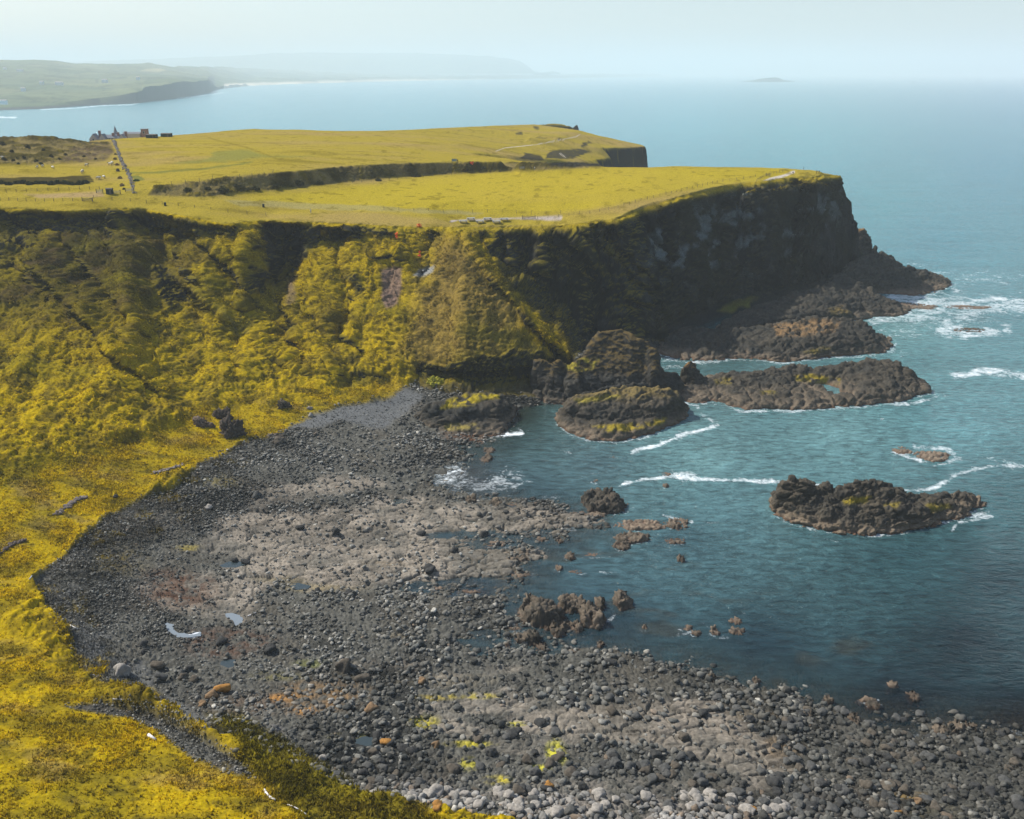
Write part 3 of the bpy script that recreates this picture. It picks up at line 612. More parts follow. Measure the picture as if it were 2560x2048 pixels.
for q in ((170,1500,60,40,GRAV*.8,.7),(230,1600,60,50,GRAV*.85,.8),(330,1690,70,40,GRAV*.85,.8),(150,1430,60,40,C(.13,.12,.10),.6),(400,1300,120,30,C(.15,.135,.11),.5),(1100,1700,160,20,C(.17,.15,.11),.5),(1450,1960,300,20,C(.17,.155,.13),.5),(1900,1790,120,18,C(.16,.13,.09),.5),(1180,1860,60,9,C(.42,.36,.03),.8),(1080,1745,60,8,C(.36,.28,.04),.7),(1000,1590,60,10,C(.17,.14,.09),.5),(700,1690,80,16,C(.14,.13,.05),.6),(2270,1990,60,12,C(.26,.18,.07),.6),(450,1480,120,50,RUST,.8),(420,1440,70,22,RUST,.5),(560,1605,130,45,RUST,.7),(800,1470,120,14,C(.25,.2,.1),.5),(700,1450,90,14,C(.12,.1,.05),.5),
  (1205,1090,90,18,C(.16,.07,.035),.9),(1130,1060,60,10,C(.22,.18,.03),.7),(620,1760,130,35,C(.12,.085,.06),.6),(800,1740,120,50,C(.20,.12,.05),.7),
  (760,1780,40,14,ORANGE,.6),(700,1745,50,14,ORANGE,.6),(1060,1805,45,20,C(.42,.36,.03),.9),(1200,1740,70,8,C(.40,.33,.04),.8),(1390,1880,30,34,C(.45,.42,.04),.95),
  (1250,1950,36,12,C(.45,.38,.04),.9),(1170,1910,22,16,C(.40,.36,.04),.8),(1290,1810,40,9,C(.45,.42,.04),.8),(1350,1920,30,8,C(.45,.42,.04),.8),(470,1370,40,10,C(.3,.24,.05),.6),(780,1660,60,14,C(.16,.17,.05),.6),
  (880,1840,60,8,C(.30,.27,.10),.6),(960,1410,70,10,C(.15,.11,.06),.4),(560,1205,60,18,C(.22,.18,.05),.4),(300,1400,80,50,C(.16,.13,.06),.4),
  (650,1825,60,16,C(.21,.20,.2),.8),(1950,1870,60,30,C(.28,.2,.12),.5),(2330,2030,160,30,C(.10,.09,.06),.4),(1020,1850,30,10,C(.2,.2,.17),.6)):
    patch(*q)
lichen = sstep(1925, 2030, V + 45 * n1 + 20 * n2) * sstep(800, 950, U) * sstep(2250, 1700, U)
bc = mixc(bc, C(.24,.215,.185), 0.75 * lichen * sstep(-.3, .3, n3 + n2))
wet = sstep(0.25, -0.1, P[..., 2] + 0.2 * n2)
bc = mixc(bc, C(.06,.05,.035), 0.7 * wet)
bc = mixc(bc, WEED, sstep(-0.2, -1.0, P[..., 2]))
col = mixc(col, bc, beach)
sparse = np.clip(strip2 * 0.8 + beach * soft_poly(U, V, [(85,1465),(270,1290),(470,1200),(560,1135),(620,1150),(500,1270),(330,1380),(200,1480),(260,1600),(400,1740),(640,1900),(560,1920),(200,1700)], 20) * 0.35, 0, 1)
col = mixc(col, G_BRIGHT * 0.7, sparse * sstep(0.1, 0.45, n2 + .5 * n3))
col = mixc(col, mixc(np.broadcast_to(C(.075,.065,.008), P.shape), C(.22,.18,.012), sstep(-.2, .4, n2)), greenpatch * 0.95)
col = mixc(col, C(.17,.125,.06), calm * (1 - beach) * (1 - greenpatch) * 0.55 * sstep(.15, .6, fbm(X / 8, Y / 5, None, 4, 160)))
col = mixc(col, C(.145,.112,.010), calm * (1 - beach) * .75 * sstep(-.05, .45, fbm(X / 7, Y / 4, None, 4, 190)))
col = mixc(col, C(.06,.052,.012), calm * (1 - beach) * .6 * sstep(.2, .5, fbm(X / 2.4, Y / 1.8, None, 4, 194)))
col = mixc(col, G_OLIVE, pl * .6 * sstep(.28, .5, fbm(X / 3.5, Y / 3.5, None, 3, 198)))
col = np.clip(col, 0.006, 0.8)
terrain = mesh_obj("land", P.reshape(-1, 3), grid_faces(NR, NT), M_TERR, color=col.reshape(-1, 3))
tag(terrain, kind="structure")

# ---------------- where a pixel of the photograph falls on the land
BIN = 3
ub = ((U + 600) / BIN).astype(int); vb = ((V) / BIN).astype(int)
NBU, NBV = 1300, 900
ok = (ub >= 0) & (ub < NBU) & (vb >= 0) & (vb < NBV)
depth = np.linalg.norm(P - np.array([0, 0, CAM_H]), axis=-1)
key = (vb * NBU + ub)[ok]; idx = np.flatnonzero(ok.ravel()); dd = depth.ravel()[idx]
zb = np.full(NBU * NBV, 1e9); order = np.argsort(-dd); zb_i = np.full(NBU * NBV, -1, np.int64)
zb_i[key[order]] = idx[order]
PF = P.reshape(-1, 3)
def at(u, v):
    i0 = int((u + 600) / BIN); j0 = int(v / BIN); best = None
    for r in (0, 1, 2, 3):
        for j in range(j0 - r, j0 + r + 1):
            for i in range(i0 - r, i0 + r + 1):
                k = zb_i[j * NBU + i]
                if k >= 0:
                    q = PF[k]; a, b, _ = px(q); e = (a - u) ** 2 + (b - v) ** 2
                    if best is None or e < best[0]: best = (e, q)
        if best is not None and r >= 1: break
    return Vector(best[1]) if best is not None else Vector(W(u, v, 0))
area = np.linalg.norm(np.cross(np.gradient(P, axis=1), np.gradient(P, axis=0)), axis=-1)

# ------------------------------------------------------------------ rocks standing in the sea
ROCK_FRONTS = []
def profile_grid(H, t0, t1, y0, y1, nt_, nr_, flat=0.5):
    t = np.linspace(t0, t1, nt_); yy = np.arange(y0, y1, 0.15)
    Hh = H(t[None, :] * yy[:, None], np.repeat(yy[:, None], nt_, 1))
    inc = np.abs(np.diff(Hh, axis=0)) + flat * 0.15; cum = np.vstack([np.zeros((1, nt_)), np.cumsum(inc, 0)])
    s = np.linspace(0, 1, nr_); Yg = np.empty((nr_, nt_))
    for k in range(nt_): Yg[:, k] = np.interp(s * cum[-1, k], cum[:, k], yy)
    Yg = hblur(Yg, 2, 1); Xg = t[None, :] * Yg
    return np.stack([Xg, Yg, H(Xg, Yg)], -1)
def rock(name, label, cat, front, rows, back, cell=0.33, b_big=2.2, a_big=0.9, a_small=0.45, a_rdg=0.6, top_col=None, top_z=1e9, moss=None, base_pale=0.8, seed=0, holes=(), group=None, brown=0.3):
    if name == 'island':
        sq = lambda p: (2190 + (p[0] - 2190) * .975,) + tuple(p[1:]); front = [sq(p) for p in front]; rows = [[sq(p) for p in r] for r in rows]
    pts = []; ROCK_FRONTS.append((front, 4.5, .62))
    F0 = [W(p[0], p[1], 0.0) for p in front]
    pts += dens([(x, y, -0.3) for x, y, z in F0], 1.2)
    def push(q, dr, z):
        r = math.hypot(q[0], q[1]); return (q[0] * (r + dr) / r, q[1] * (r + dr) / r, z)
    pts += dens([push(q, -4, -3.5) for q in F0], 1.5)
    for row in rows: pts += dens([W(*p) for p in row], 1.2)
    top = [W(*p) for p in rows[-1]]
    pts += dens([push(q, back * 0.45, q[2] * 0.6) for q in top], 1.5); pts += dens([push(q, back, -0.5) for q in top], 1.5); pts += dens([push(q, back + 4, -3.5) for q in top], 1.5)
    A = np.array(pts); e0 = W(front[0][0] - 25, front[0][1], -3.5); e1 = W(front[-1][0] + 25, front[-1][1], -3.5)
    pts += [e0, e1, push(e0, back * .6, -3.5), push(e1, back * .6, -3.5)]
    A = np.array(pts); x0, x1, y0, y1 = A[:, 0].min() - 1, A[:, 0].max() + 1, A[:, 1].min() - 1, A[:, 1].max() + 1
    c = 0.5; nx = int((x1 - x0) / c) + 2; ny = int((y1 - y0) / c) + 2
    G = raster(pts, x0, y0, nx, ny, c); G[G < -11] = -3.5; G = blur(G, 1)
    def H(x, y):
        fx = np.clip((x - x0) / c, 0, nx - 1.001); fy = np.clip((y - y0) / c, 0, ny - 1.001); i = fx.astype(int); j = fy.astype(int); a = fx - i; b = fy - j
        return G[j, i] * (1-a) * (1-b) + G[j, i+1] * a * (1-b) + G[j+1, i] * (1-a) * b + G[j+1, i+1] * a * b
    tt = A[:, 0] / A[:, 1]; ym = 0.5 * (y0 + y1)
    nt_ = int(min(620, (tt.max() - tt.min()) * ym / cell)); nr_ = int(min(420, ((y1 - y0) * 0.7 + 2.2 * max(2, A[:, 2].max())) / cell))
    Q = profile_grid(H, tt.min(), tt.max(), y0, y1, nt_, nr_)
    n0 = grid_normals(Q); x, y, z = Q[..., 0], Q[..., 1], Q[..., 2]
    B1, k1 = blocks(x / b_big, y / b_big, z / b_big, 300 + seed); B2, k2 = blocks(x / (b_big * .42), y / (b_big * .42), z / (b_big * .42), 320 + seed)
    rd = ridged(x / 7, y / 7, z / 10, 4, 340 + seed); md = fbm(x / 2.5, y / 2.5, z / 2.5, 4, 350 + seed)
    B3, _k = blocks(x / (b_big * 2.3), y / (b_big * 2.3), z / (b_big * 1.6), 330 + seed); bm_ = sstep(-.3, .3, fbm(x / 5, y / 5, z / 5, 2, 345 + seed))
    a_big *= .72; rd2 = ridged(x / 3.1, y / 3.1, z / 2.0, 4, 347 + seed)
    dsp = 1.5 * a_big * (B3 - .35) + a_big * (.05 + .55 * bm_) * (B1 - .3) + a_small * (.7 - .5 * bm_) * (B2 - .3) + a_rdg * (1.5 * rd + 1.3 * rd2) + 0.6 * md + 0.22 * fbm(x / .7, y / .7, z / .5, 3, 352)
    dsp = dsp + .24 * strata(z + .15 * x + .1 * y, 1.6 * md + rd, 2.1) * sstep(.3, 1.2, z)
    dsp = np.where(z < -0.4, dsp * 0.3, dsp)
    for poly in holes:
        uu, vv, _ = px(Q); hm = soft_poly(uu, vv, poly, 4); Q[..., 2] = Q[..., 2] * (1 - hm) + (-0.9) * hm; dsp = dsp * (1 - hm)
    Q = Q + n0 * dsp[..., None]; n2_ = grid_normals(Q); uu, vv, _ = px(Q); x, y, z = Q[..., 0], Q[..., 1], Q[..., 2]
    na = fbm(x / 6, y / 6, z / 6, 4, 360 + seed); nb = fbm(x / 1.6, y / 1.6, z / 1.6, 3, 370 + seed)
    cc = mixc(np.broadcast_to(BASALT * 1.5, Q.shape), C(.085,.070,.050), np.clip(brown + 0.5 * na, 0, 1))
    cc = cc * (0.75 + 0.5 * k2[..., None])
    cc = mixc(cc, C(.165,.13,.092), base_pale * sstep(2.6, 0.6, z + 0.8 * na))
    cc = mixc(cc, C(.10,.055,.035), 0.8 * sstep(0.7, 0.1, z + 0.3 * nb))
    if top_col is not None: cc = mixc(cc, np.array(top_col, np.float32), 0.85 * sstep(top_z - 1, top_z + 1, z + 0.8 * nb) * sstep(.45, .75, n2_[..., 2]))
    for poly, c_, k_ in (moss or []):
        cc = mixc(cc, np.array(c_, np.float32), k_ * soft_poly(uu + 8 * na, vv + 5 * nb, poly, 5) * sstep(-.35, .15, nb))
    fc = grid_faces(nr_, nt_); zz = z.ravel(); keep = (zz[fc] > -1.6).any(1); fc = fc[keep]
    used = np.unique(fc); remap = np.full(len(zz), -1, np.int64); remap[used] = np.arange(len(used))
    o = mesh_obj(name, Q.reshape(-1, 3)[used], remap[fc], M_ROCK, color=np.clip(cc, .01, .8).reshape(-1, 3)[used])
    return tag(o, label, cat, group)
YEL = (.26,.20,.018); ORG = (.20,.11,.035)
rock("sea_stack", "tall dark humped sea stack with a mossy crest and a lower hump on its left", "sea stack",
     [(1328,985),(1360,1000),(1420,1008),(1480,1008),(1560,1005),(1640,1000),(1700,990),(1716,980)],
     [[(1330,965,4),(1400,970,5),(1500,965,6),(1600,950,8),(1690,930,7),(1705,960,3)],
      [(1334,905,10.8),(1345,899,11.6),(1385,905,11.4),(1400,903,11.2),(1416,917,9.2),(1440,904,11),(1462,890,12.5),(1478,855,16),(1495,832,19),(1520,825,20),(1540,818,21),(1562,823,20.5),(1585,840,18.8),(1618,852,17.6),(1640,872,15.5),(1648,900,12.5),(1655,930,8.5),(1690,955,4)]],
     11, 0.28, 3.0, 0.25, 0.2, 0.5, top_col=(.10,.07,.025), top_z=8, moss=[([(1416,905),(1460,895),(1500,900),(1480,925),(1440,930),(1416,925)],(.24,.20,.03),.9)], seed=1, brown=.2)
rock("grassy_rock", "low layered rock with a yellow grassy cap beside the grey gravel cove", "rock",
     [(1004,1048),(1030,1066),(1075,1080),(1130,1090),(1200,1094),(1250,1088),(1272,1066),(1286,1040)],
     [[(1025,1048,1.2),(1080,1066,1.5),(1160,1076,1.6),(1250,1064,1.7),(1275,1040,1.5)],[(1040,1040,2.6),(1090,1050,2.4),(1160,1052,2.6),(1240,1046,2.6),(1270,1030,2.8)],
      [(1055,1024,4.6),(1100,1034,4.8),(1160,1030,5.3),(1240,1018,5.4),(1270,1012,4.6)],[(1070,1015,5.2),(1110,1003,6.0),(1160,986,7.0),(1205,980,7.4),(1250,984,6.9),(1272,1000,5.4)]],
     9, 0.33, 2.0, 0.55, 0.3, 0.35, moss=[([(1095,1025),(1110,1003),(1165,985),(1250,985),(1255,996),(1205,1000),(1180,1014),(1130,1018)],(.28,.22,.016),.95),([(1100,1062),(1190,1060),(1200,1072),(1120,1078)],(.30,.24,.05),.6)], seed=2, brown=.35)
rock("ledge_rock", "broad stepped rock ledge with yellow algae on its lower shelf before the stack", "rock",
     [(1390,1034),(1396,1060),(1425,1086),(1475,1100),(1540,1103),(1600,1094),(1660,1072),(1700,1052),(1718,1040)],
     [[(1400,1044,1.8),(1440,1070,1.6),(1530,1084,1.6),(1620,1070,1.8),(1700,1040,1.6)],[(1410,1036,2.6),(1460,1046,2.6),(1540,1050,2.8),(1640,1040,3),(1698,1026,2.4)],
      [(1412,1018,4.8),(1470,1030,4.6),(1550,1020,5.4),(1650,1014,5.6),(1696,1004,5)],[(1416,1008,5.4),(1440,990,7),(1500,982,8),(1560,967,9),(1600,972,8.6),(1640,968,8.8),(1690,978,8),(1700,990,6.5)]],
     9, 0.33, 1.9, 0.7, 0.4, 0.5, top_col=(.16,.12,.045), top_z=7.2, moss=[([(1480,1066),(1540,1062),(1620,1058),(1670,1040),(1660,1060),(1580,1078),(1510,1082)],YEL,.85),([(1440,1000),(1510,985),(1560,990),(1500,1002),(1450,1012)],(.24,.2,.03),.7)], seed=3, brown=.45)
rock("pinnacle", "small pointed rock with an orange tip at the left end of the long reef", "rock",
     [(1688,962),(1700,972),(1730,980),(1765,976),(1782,962)],
     [[(1698,945,3.5),(1730,955,3.5),(1770,945,3.6)],[(1704,925,6.2),(1728,920,7.4),(1752,930,6.0)],[(1708,908,8.8),(1722,890,11.6),(1738,905,9.0)]],
     5, 0.3, 1.5, 0.5, 0.35, 0.2, top_col=ORG, top_z=7.4, seed=4, brown=.5)
rock("reef", "long dark reef with a turquoise tide pool and yellow weed in its middle", "reef",
     [(1695,1002),(1740,1010),(1800,1004),(1850,1026),(1920,1020),(1980,1026),(2080,1020),(2160,1013),(2240,1006),(2290,992),(2320,982)],
     [[(1710,985,1.2),(1800,990,1.4),(1880,1010,1.2),(1980,1008,1.4),(2100,1000,1.5),(2200,988,2.2),(2290,976,1.6)],
      [(1715,960,2.0),(1800,960,2.5),(1900,970,2.0),(2000,972,1.4),(2020,955,1.2),(2110,950,1.4),(2140,965,2.2),(2220,950,4),(2290,960,2)],
      [(1715,948,2.6),(1760,950,2.6),(1800,935,3.6),(1860,935,3.9),(1950,924,4.4),(1985,912,5),(2020,925,3.5),(2070,922,3.5),(2120,908,5.6),(2180,901,6.8),(2230,900,7.2),(2270,922,4.8),(2300,955,2.2),(2318,974,.8)]],
     10, 0.33, 2.2, 0.9, 0.5, 0.5, moss=[([(1990,940),(2030,938),(2100,948),(2100,960),(2040,958),(1990,952)],YEL,.95),([(1785,950),(1830,945),(1830,960),(1790,960)],YEL,.5),([(1900,978),(1940,978),(1940,984),(1905,986)],YEL,.6)],
     holes=[[(2026,958),(2060,950),(2100,958),(2104,970),(2136,978),(2134,986),(2100,984),(2070,980),(2060,966)]], seed=5, brown=.42)
rock("reef", "dark blocky reef with orange topped boulders below the headland cliff", "reef",
     [(1642,882),(1700,900),(1760,905),(1830,897),(1900,899),(1960,906),(2040,897),(2100,890),(2160,887),(2210,882),(2226,868)],
     [[(1660,868,1.6),(1740,882,1.8),(1850,880,1.8),(1960,885,2),(2080,875,2.4),(2190,866,2)],[(1670,850,3),(1740,850,3.6),(1850,855,3.6),(1960,850,5),(2080,840,6),(2190,840,4.2)],
      [(1690,832,4),(1720,820,5),(1800,828,5.2),(1860,826,5.4),(1920,812,6.4),(1990,800,7.6),(2060,795,8),(2120,800,7.8),(2165,812,6.8),(2195,840,4),(2220,862,1)]],
     14, 0.36, 2.3, 1.1, 0.55, 0.5, moss=[([(1930,815),(2050,795),(2100,805),(2090,830),(2000,842),(1940,840)],(.24,.15,.07),.7),([(2010,880),(2060,868),(2080,872),(2030,890)],YEL,.4)], seed=6, brown=.3)
rock("reef", "smooth sloping slab of dark rock rising to a knob under the cliff", "reef",
     [(1780,850),(1860,845),(1960,830),(2060,815),(2130,798),(2170,792),(2230,792),(2262,788),(2274,780)],
     [[(1800,830,3),(1900,810,4.5),(2000,790,5.5),(2100,780,4),(2200,778,2),(2255,774,1.4)],[(1830,808,5),(1900,788,6),(2000,760,7.6),(2090,750,6.6),(2180,755,3.8),(2240,765,2.4)],
      [(1820,802,5.4),(1860,780,6.6),(1950,745,8.4),(1990,730,9.2),(2060,716,10),(2085,696,12),(2110,690,12.4),(2140,704,10),(2175,722,7.4),(2200,740,5.6),(2235,757,3.6),(2268,776,1)]],
     13, 0.38, 2.6, 0.7, 0.45, 0.6, moss=[([(2070,770),(2110,765),(2130,785),(2080,790)],(.26,.18,.05),.5)], seed=7, brown=.28)
rock("reef", "rounded rocky knoll with a low ledge running out to the surf", "reef",
     [(2060,760),(2120,742),(2180,732),(2230,735),(2280,740),(2330,736),(2350,728),(2374,716)],
     [[(2090,730,3),(2180,720,2.4),(2260,724,1.6),(2340,718,1)],[(2100,700,7),(2180,695,7),(2240,700,5),(2300,700,2.6),(2350,706,1.6)],
      [(2070,700,9),(2085,692,10),(2130,656,13.6),(2160,640,15),(2200,637,15),(2228,645,13.4),(2250,672,9),(2280,668,7.8),(2310,675,6),(2345,692,3),(2368,708,1.2)]],
     16, 0.38, 2.3, 0.9, 0.5, 0.6, seed=8, brown=.35)
rock("reef", "steep dark rock with a brown boulder on top behind the knoll", "reef",
     [(2100,690),(2160,680),(2220,672),(2262,668)],
     [[(2110,650,8),(2180,640,8),(2235,650,5)],[(2112,600,17),(2128,580,20.6),(2150,572,22),(2170,583,20),(2195,600,17),(2210,622,12.6),(2236,652,7),(2256,664,3)]],
     18, 0.4, 2.4, 1.0, 0.5, 0.7, top_col=ORG, top_z=21, seed=9, brown=.4)
rock("island", "rugged dark rock island with two humps and yellow lichen, alone in the bay", "island",
     [(1922,1262),(1930,1288),(1965,1306),(2030,1322),(2100,1334),(2180,1338),(2250,1332),(2310,1320),(2355,1306),(2400,1296),(2440,1280),(2462,1268)],
     [[(1930,1262,1.2),(1970,1288,1.4),(2050,1306,1.5),(2160,1318,1.6),(2260,1312,1.6),(2350,1294,1.6),(2430,1272,1)],
      [(1945,1240,4),(2000,1262,3.6),(2080,1275,3.6),(2160,1280,3.8),(2260,1280,3.8),(2330,1270,3.2),(2400,1262,1.8)],
      [(1940,1225,5.4),(2000,1235,5.8),(2040,1240,5.2),(2100,1245,5.6),(2180,1250,5.4),(2260,1258,4.4),(2320,1252,3.6),(2400,1248,2.2)],
      [(1932,1234,4.6),(1945,1212,7),(1978,1190,9.2),(2000,1200,8.6),(2025,1206,8),(2040,1222,6.4),(2060,1206,8),(2072,1208,7.8),(2086,1226,6),(2100,1218,6.8),(2130,1200,8.6),(2156,1194,9.2),(2175,1194,9.2),(2210,1204,8.2),(2245,1218,6.6),(2290,1236,4.6),(2330,1246,3.4),(2370,1238,3.2),(2410,1238,2.8),(2440,1252,1.6),(2458,1264,.6)]],
     7, 0.2, 1.5, 0.85, 0.5, 0.4, base_pale=.95, brown=.5, moss=[([(2100,1248),(2125,1244),(2180,1244),(2170,1258),(2110,1262)],YEL,.85),([(2210,1262),(2250,1256),(2240,1270),(2215,1274)],YEL,.6),([(2310,1262),(2370,1258),(2380,1270),(2330,1282)],YEL,.6)], seed=10)

def skerry(name, label, cat, u, v, ru, rv, h, pale=0.5, seed=0, group=None, cell=0.18, col0=None):
    """a low rock: elliptical plan, flat-topped, broken into blocks"""
    ROCK_FRONTS.append(([(u - ru, v + rv * .2), (u - ru * .6, v + rv), (u + ru * .2, v + rv * 1.1), (u + ru, v + rv * .5), (u + ru * 1.1, v - rv * .4)], 2.6, .5))
    c = np.array(W(u, v, 0)); e = np.array(W(u + ru, v, 0)); f = np.array(W(u, v - rv, 0)); g = np.array(W(u, v + rv, 0))
    rx = np.linalg.norm(e - c); ry = np.linalg.norm(f - g) / 2 + h * 0.5; n = int(np.clip(2 * rx / cell, 14, 110)); m = int(np.clip(2 * ry / cell, 14, 110))
    a, bq = np.meshgrid(np.linspace(-1.35, 1.35, n), np.linspace(-1.35, 1.35, m)); x = c[0] + a * rx; y = c[1] + bq * ry
    rr = np.hypot(a, bq) + 0.30 * fbm(x / (rx * .5 + .4) + seed * 3.1, y / (ry * .5 + .4), None, 3, 400 + seed)
    z = h * 1.15 * sstep(1.12, 0.72, rr) * (.75 + .5 * vnoise(x / (rx * .6 + .3) + seed, y / (ry * .6 + .3), None, 450)) - 0.5 * sstep(0.9, 1.4, rr) - 0.25
    Q = np.stack([x, y, z], -1); nn = grid_normals(Q); s_ = max(0.45, min(1.4, rx * .35))
    B, k = blocks(x / s_, y / s_, z / s_, 410 + seed); B4, k4 = blocks(x / (s_ * .42), y / (s_ * .42), z / (s_ * .3), 440 + seed); Q = Q + nn * (min(1.0, h * .75) * (B - .35) + min(.3, h * .3) * (B4 - .3))[..., None]
    na = fbm(x / 2, y / 2, z, 3, 420 + seed)
    cc = mixc(np.broadcast_to(C(.048,.045,.038), Q.shape), np.array(col0 if col0 is not None else (.19,.15,.11), np.float32), np.clip(pale + .5 * na, 0, 1)) * (0.8 + .4 * k[..., None])
    cc = mixc(cc, C(.09,.05,.035), .7 * sstep(.35, 0, Q[..., 2]))
    fc = grid_faces(m, n); zz = Q[..., 2].ravel(); fc = fc[(zz[fc] > -.5).any(1)]
    used = np.unique(fc); remap = np.full(len(zz), -1, np.int64); remap[used] = np.arange(len(used))
    return tag(mesh_obj(name, Q.reshape(-1, 3)[used], remap[fc], M_ROCK, color=cc.reshape(-1, 3)[used]), label, cat, group)
SK = [
 ("pale flat rock with white water round it, left of a longer one", 2254,1127,26,8,.5,.9),("long pale flat rock awash in white foam behind the island", 2330,1141,50,11,.7,.9),
 ("dark craggy block at the tip of the pale slabs", 1508,1262,52,15,3.0,.15),("pale ledge at the foot of the dark craggy block", 1462,1288,66,9,.6,.7),
 ("long pale low rock lying off the slab tongue", 1602,1314,66,13,.7,.9),("cracked pale rock beside the long pale low rock", 1692,1309,34,12,1.0,.65),
 ("knobbly brown rock below the long pale low rock", 1585,1346,44,10,1.1,.5),("brown rock just under the knobbly one", 1556,1366,22,9,1.0,.4),("low broken rock trailing right in the shallows", 1688,1353,30,7,.5,.5),
 ("large grey rock with a rounded back standing off the shore", 1352,1540,52,22,3.0,.3),("brown rock heap right of the large grey rock", 1432,1516,36,13,1.8,.45),("squarish brown rock in the offshore cluster", 1480,1548,30,16,2.0,.5),
 ("upright brown rock at the far side of the offshore cluster", 1500,1512,11,10,1.7,.5),("rock pile furthest right of the offshore cluster", 1556,1507,24,13,1.8,.45),("dark lumpy rock below the large grey rock", 1396,1577,22,13,1.8,.3),
 ("flat boulder pair close to the shore", 1322,1602,30,10,1.4,.3),("round boulder touching the shore pair", 1352,1620,16,8,1.1,.35),("small brown rock in the middle of the cluster", 1444,1568,14,8,1.1,.5),("round brown rock beside the cluster's inner gap", 1420,1565,12,8,1.0,.45),
 ("domed brown rock alone in the blue shallows", 1425,1393,13,7,1.1,.5),("pale rounded rock just breaking the water", 1396,1421,10,5,.7,.8),("two-topped rock near the slab edge", 1400,1353,8,5,.9,.4),("small dark rock alone in open water", 1702,1399,9,5,.9,.3),
 ("flat brown rock off the slab point", 1354,1348,12,5,.6,.6),("broken rock patch cut off from the slabs", 1290,1392,48,13,.9,.6),
 ("brown rock in the frothy shallows to the left", 1716,1570,16,6,.6,.5),("brown rock amid froth, second from the left", 1740,1583,14,6,.6,.5),("larger brown rock amid froth", 1838,1553,17,6,.8,.6),("low brown rock nearest the frothy patch's right end", 1842,1580,22,6,.7,.6),("rounded rock at the froth's centre", 1786,1580,12,7,.8,.5),
 ("reddish rock in the surf by the ledges, long and low", 2275,765,60,9,.6,.9),("thin reddish ledge trailing right through the surf", 2420,768,70,5,.4,.9),("dark ledge washed by the outer surf", 2420,825,46,5,.5,.2),
 ("pale rock awash among foam streaks", 1665,1186,14,4,.4,.9),("brown rock below the long foam streak", 1664,1215,9,4,.6,.6),("pinkish rock awash in mid bay", 1532,1142,8,3,.3,.9),("pinkish rock awash near the foam patch", 1490,1203,10,4,.3,.9),
 ("brown rock at the shallow foam's upper edge", 1218,1147,14,8,1.0,.5),("dark rock in the channel mouth", 1223,1126,13,6,.9,.3),("dark rock right of the froth below the channel", 1180,1252,13,7,1.2,.3),("pair of dark rocks below the frothy bay", 1240,1262,18,7,1.2,.3),
 ("dark rock off the boulder shore, lower right", 2016,1801,15,10,1.3,.25),("brown rock right of the dark shore rock", 2138,1802,13,9,1.3,.35),("broad dark rock with a weedy skirt", 2185,1764,17,9,1.0,.25),("weedy reddish rock behind the broad dark rock", 2170,1750,24,5,.5,.8),
 ("weedy rock alone in dark water", 2286,1743,14,8,.9,.3),("brown weedy rock furthest out in the dark water", 2230,1714,16,7,.6,.5),("round brown boulder where shore meets dark water", 2352,1834,13,10,1.4,.6),("broad brown boulder at the dark water's edge", 2390,1829,19,10,1.4,.5),("dim round boulder rightmost at the water's edge", 2426,1822,13,9,1.2,.3),
 ("small rock near the surf line at the bottom right", 2071,1752,9,7,1.0,.3),("dark rock by the surf line", 1890,1702,9,6,.8,.3),("round dark boulder by the small surf line", 1780,1700,9,7,1.1,.25),
 ("low reef off the dark tongue, just breaking the water", 1285,1570,26,7,.5,.6),("flat brown ledge in the narrow channel", 1180,1478,34,5,.4,.7),("small ledge at the mouth of the narrow channel", 1090,1472,20,4,.4,.7),("brown ledge off the end of the lower slab", 1300,1436,28,6,.5,.7),
 ("pair of ledges between slab tongue and channel", 1245,1362,30,6,.5,.8),("sunken weedy ledge in the blue shallows", 1480,1385,50,7,.22,.9),("ragged ledge below the domed brown rock", 1440,1430,22,5,.3,.8),("small rock off the dark tongue's right side", 1300,1528,8,6,.8,.5),
 ("little rock halfway to the frothy patch", 1610,1570,8,4,.5,.5),("low rock left of the shore pair", 1262,1618,16,6,.6,.5),("flat rock at the shore's bulge", 1440,1628,20,6,.5,.5),("brown rock off the shore's bulge", 1500,1612,10,6,.8,.4),("low brown ledge off the slab's upper edge", 1290,1262,24,5,.4,.7)
]
for k, (lab, u, v, ru, rv, h, pale) in enumerate(SK):
    skerry("sea_rock", lab, "rock", u, v, ru, rv, h, pale, k)

# ------------------------------------------------------------------ sea
def u_field(u, v, pts, power=2.5):
    """smooth colour field from scattered samples (u, v, rgb)"""
    num = np.zeros(u.shape + (3,)); den = np.zeros(u.shape)
    for a, b, c in pts:
        w = 1.0 / (np.hypot(u - a, (v - b) * 1.6) + 40.0) ** power; num += w[..., None] * np.array(c); den += w
    return num / den[..., None]
SNT, SNR = 1150, 1000
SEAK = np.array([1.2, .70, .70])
st = np.linspace(-0.95, 0.95, SNT)
vr = np.concatenate([np.linspace(2120, 330, 820), np.linspace(328, 190, 160), np.array([189,188,187.2,186.6,186,185.6,185.2,184.9,184.6,184.4,184.2,184.1,184,183.9,183.8,183.7,183.65,183.6,183.55,183.5])])
sy = 100.0 / np.tan(PITCH + np.arctan((vr - CY) / F_PX))
SX = st[None, :] * sy[:, None]; SY = np.repeat(sy[:, None], SNT, 1)
SU, SV, _ = px(np.stack([SX, SY, np.zeros_like(SX)], -1))
depth_b = -Hq(SX, SY); depth_b = np.where((SY > 1100) | (np.abs(SX) > 700), 12, depth_b)
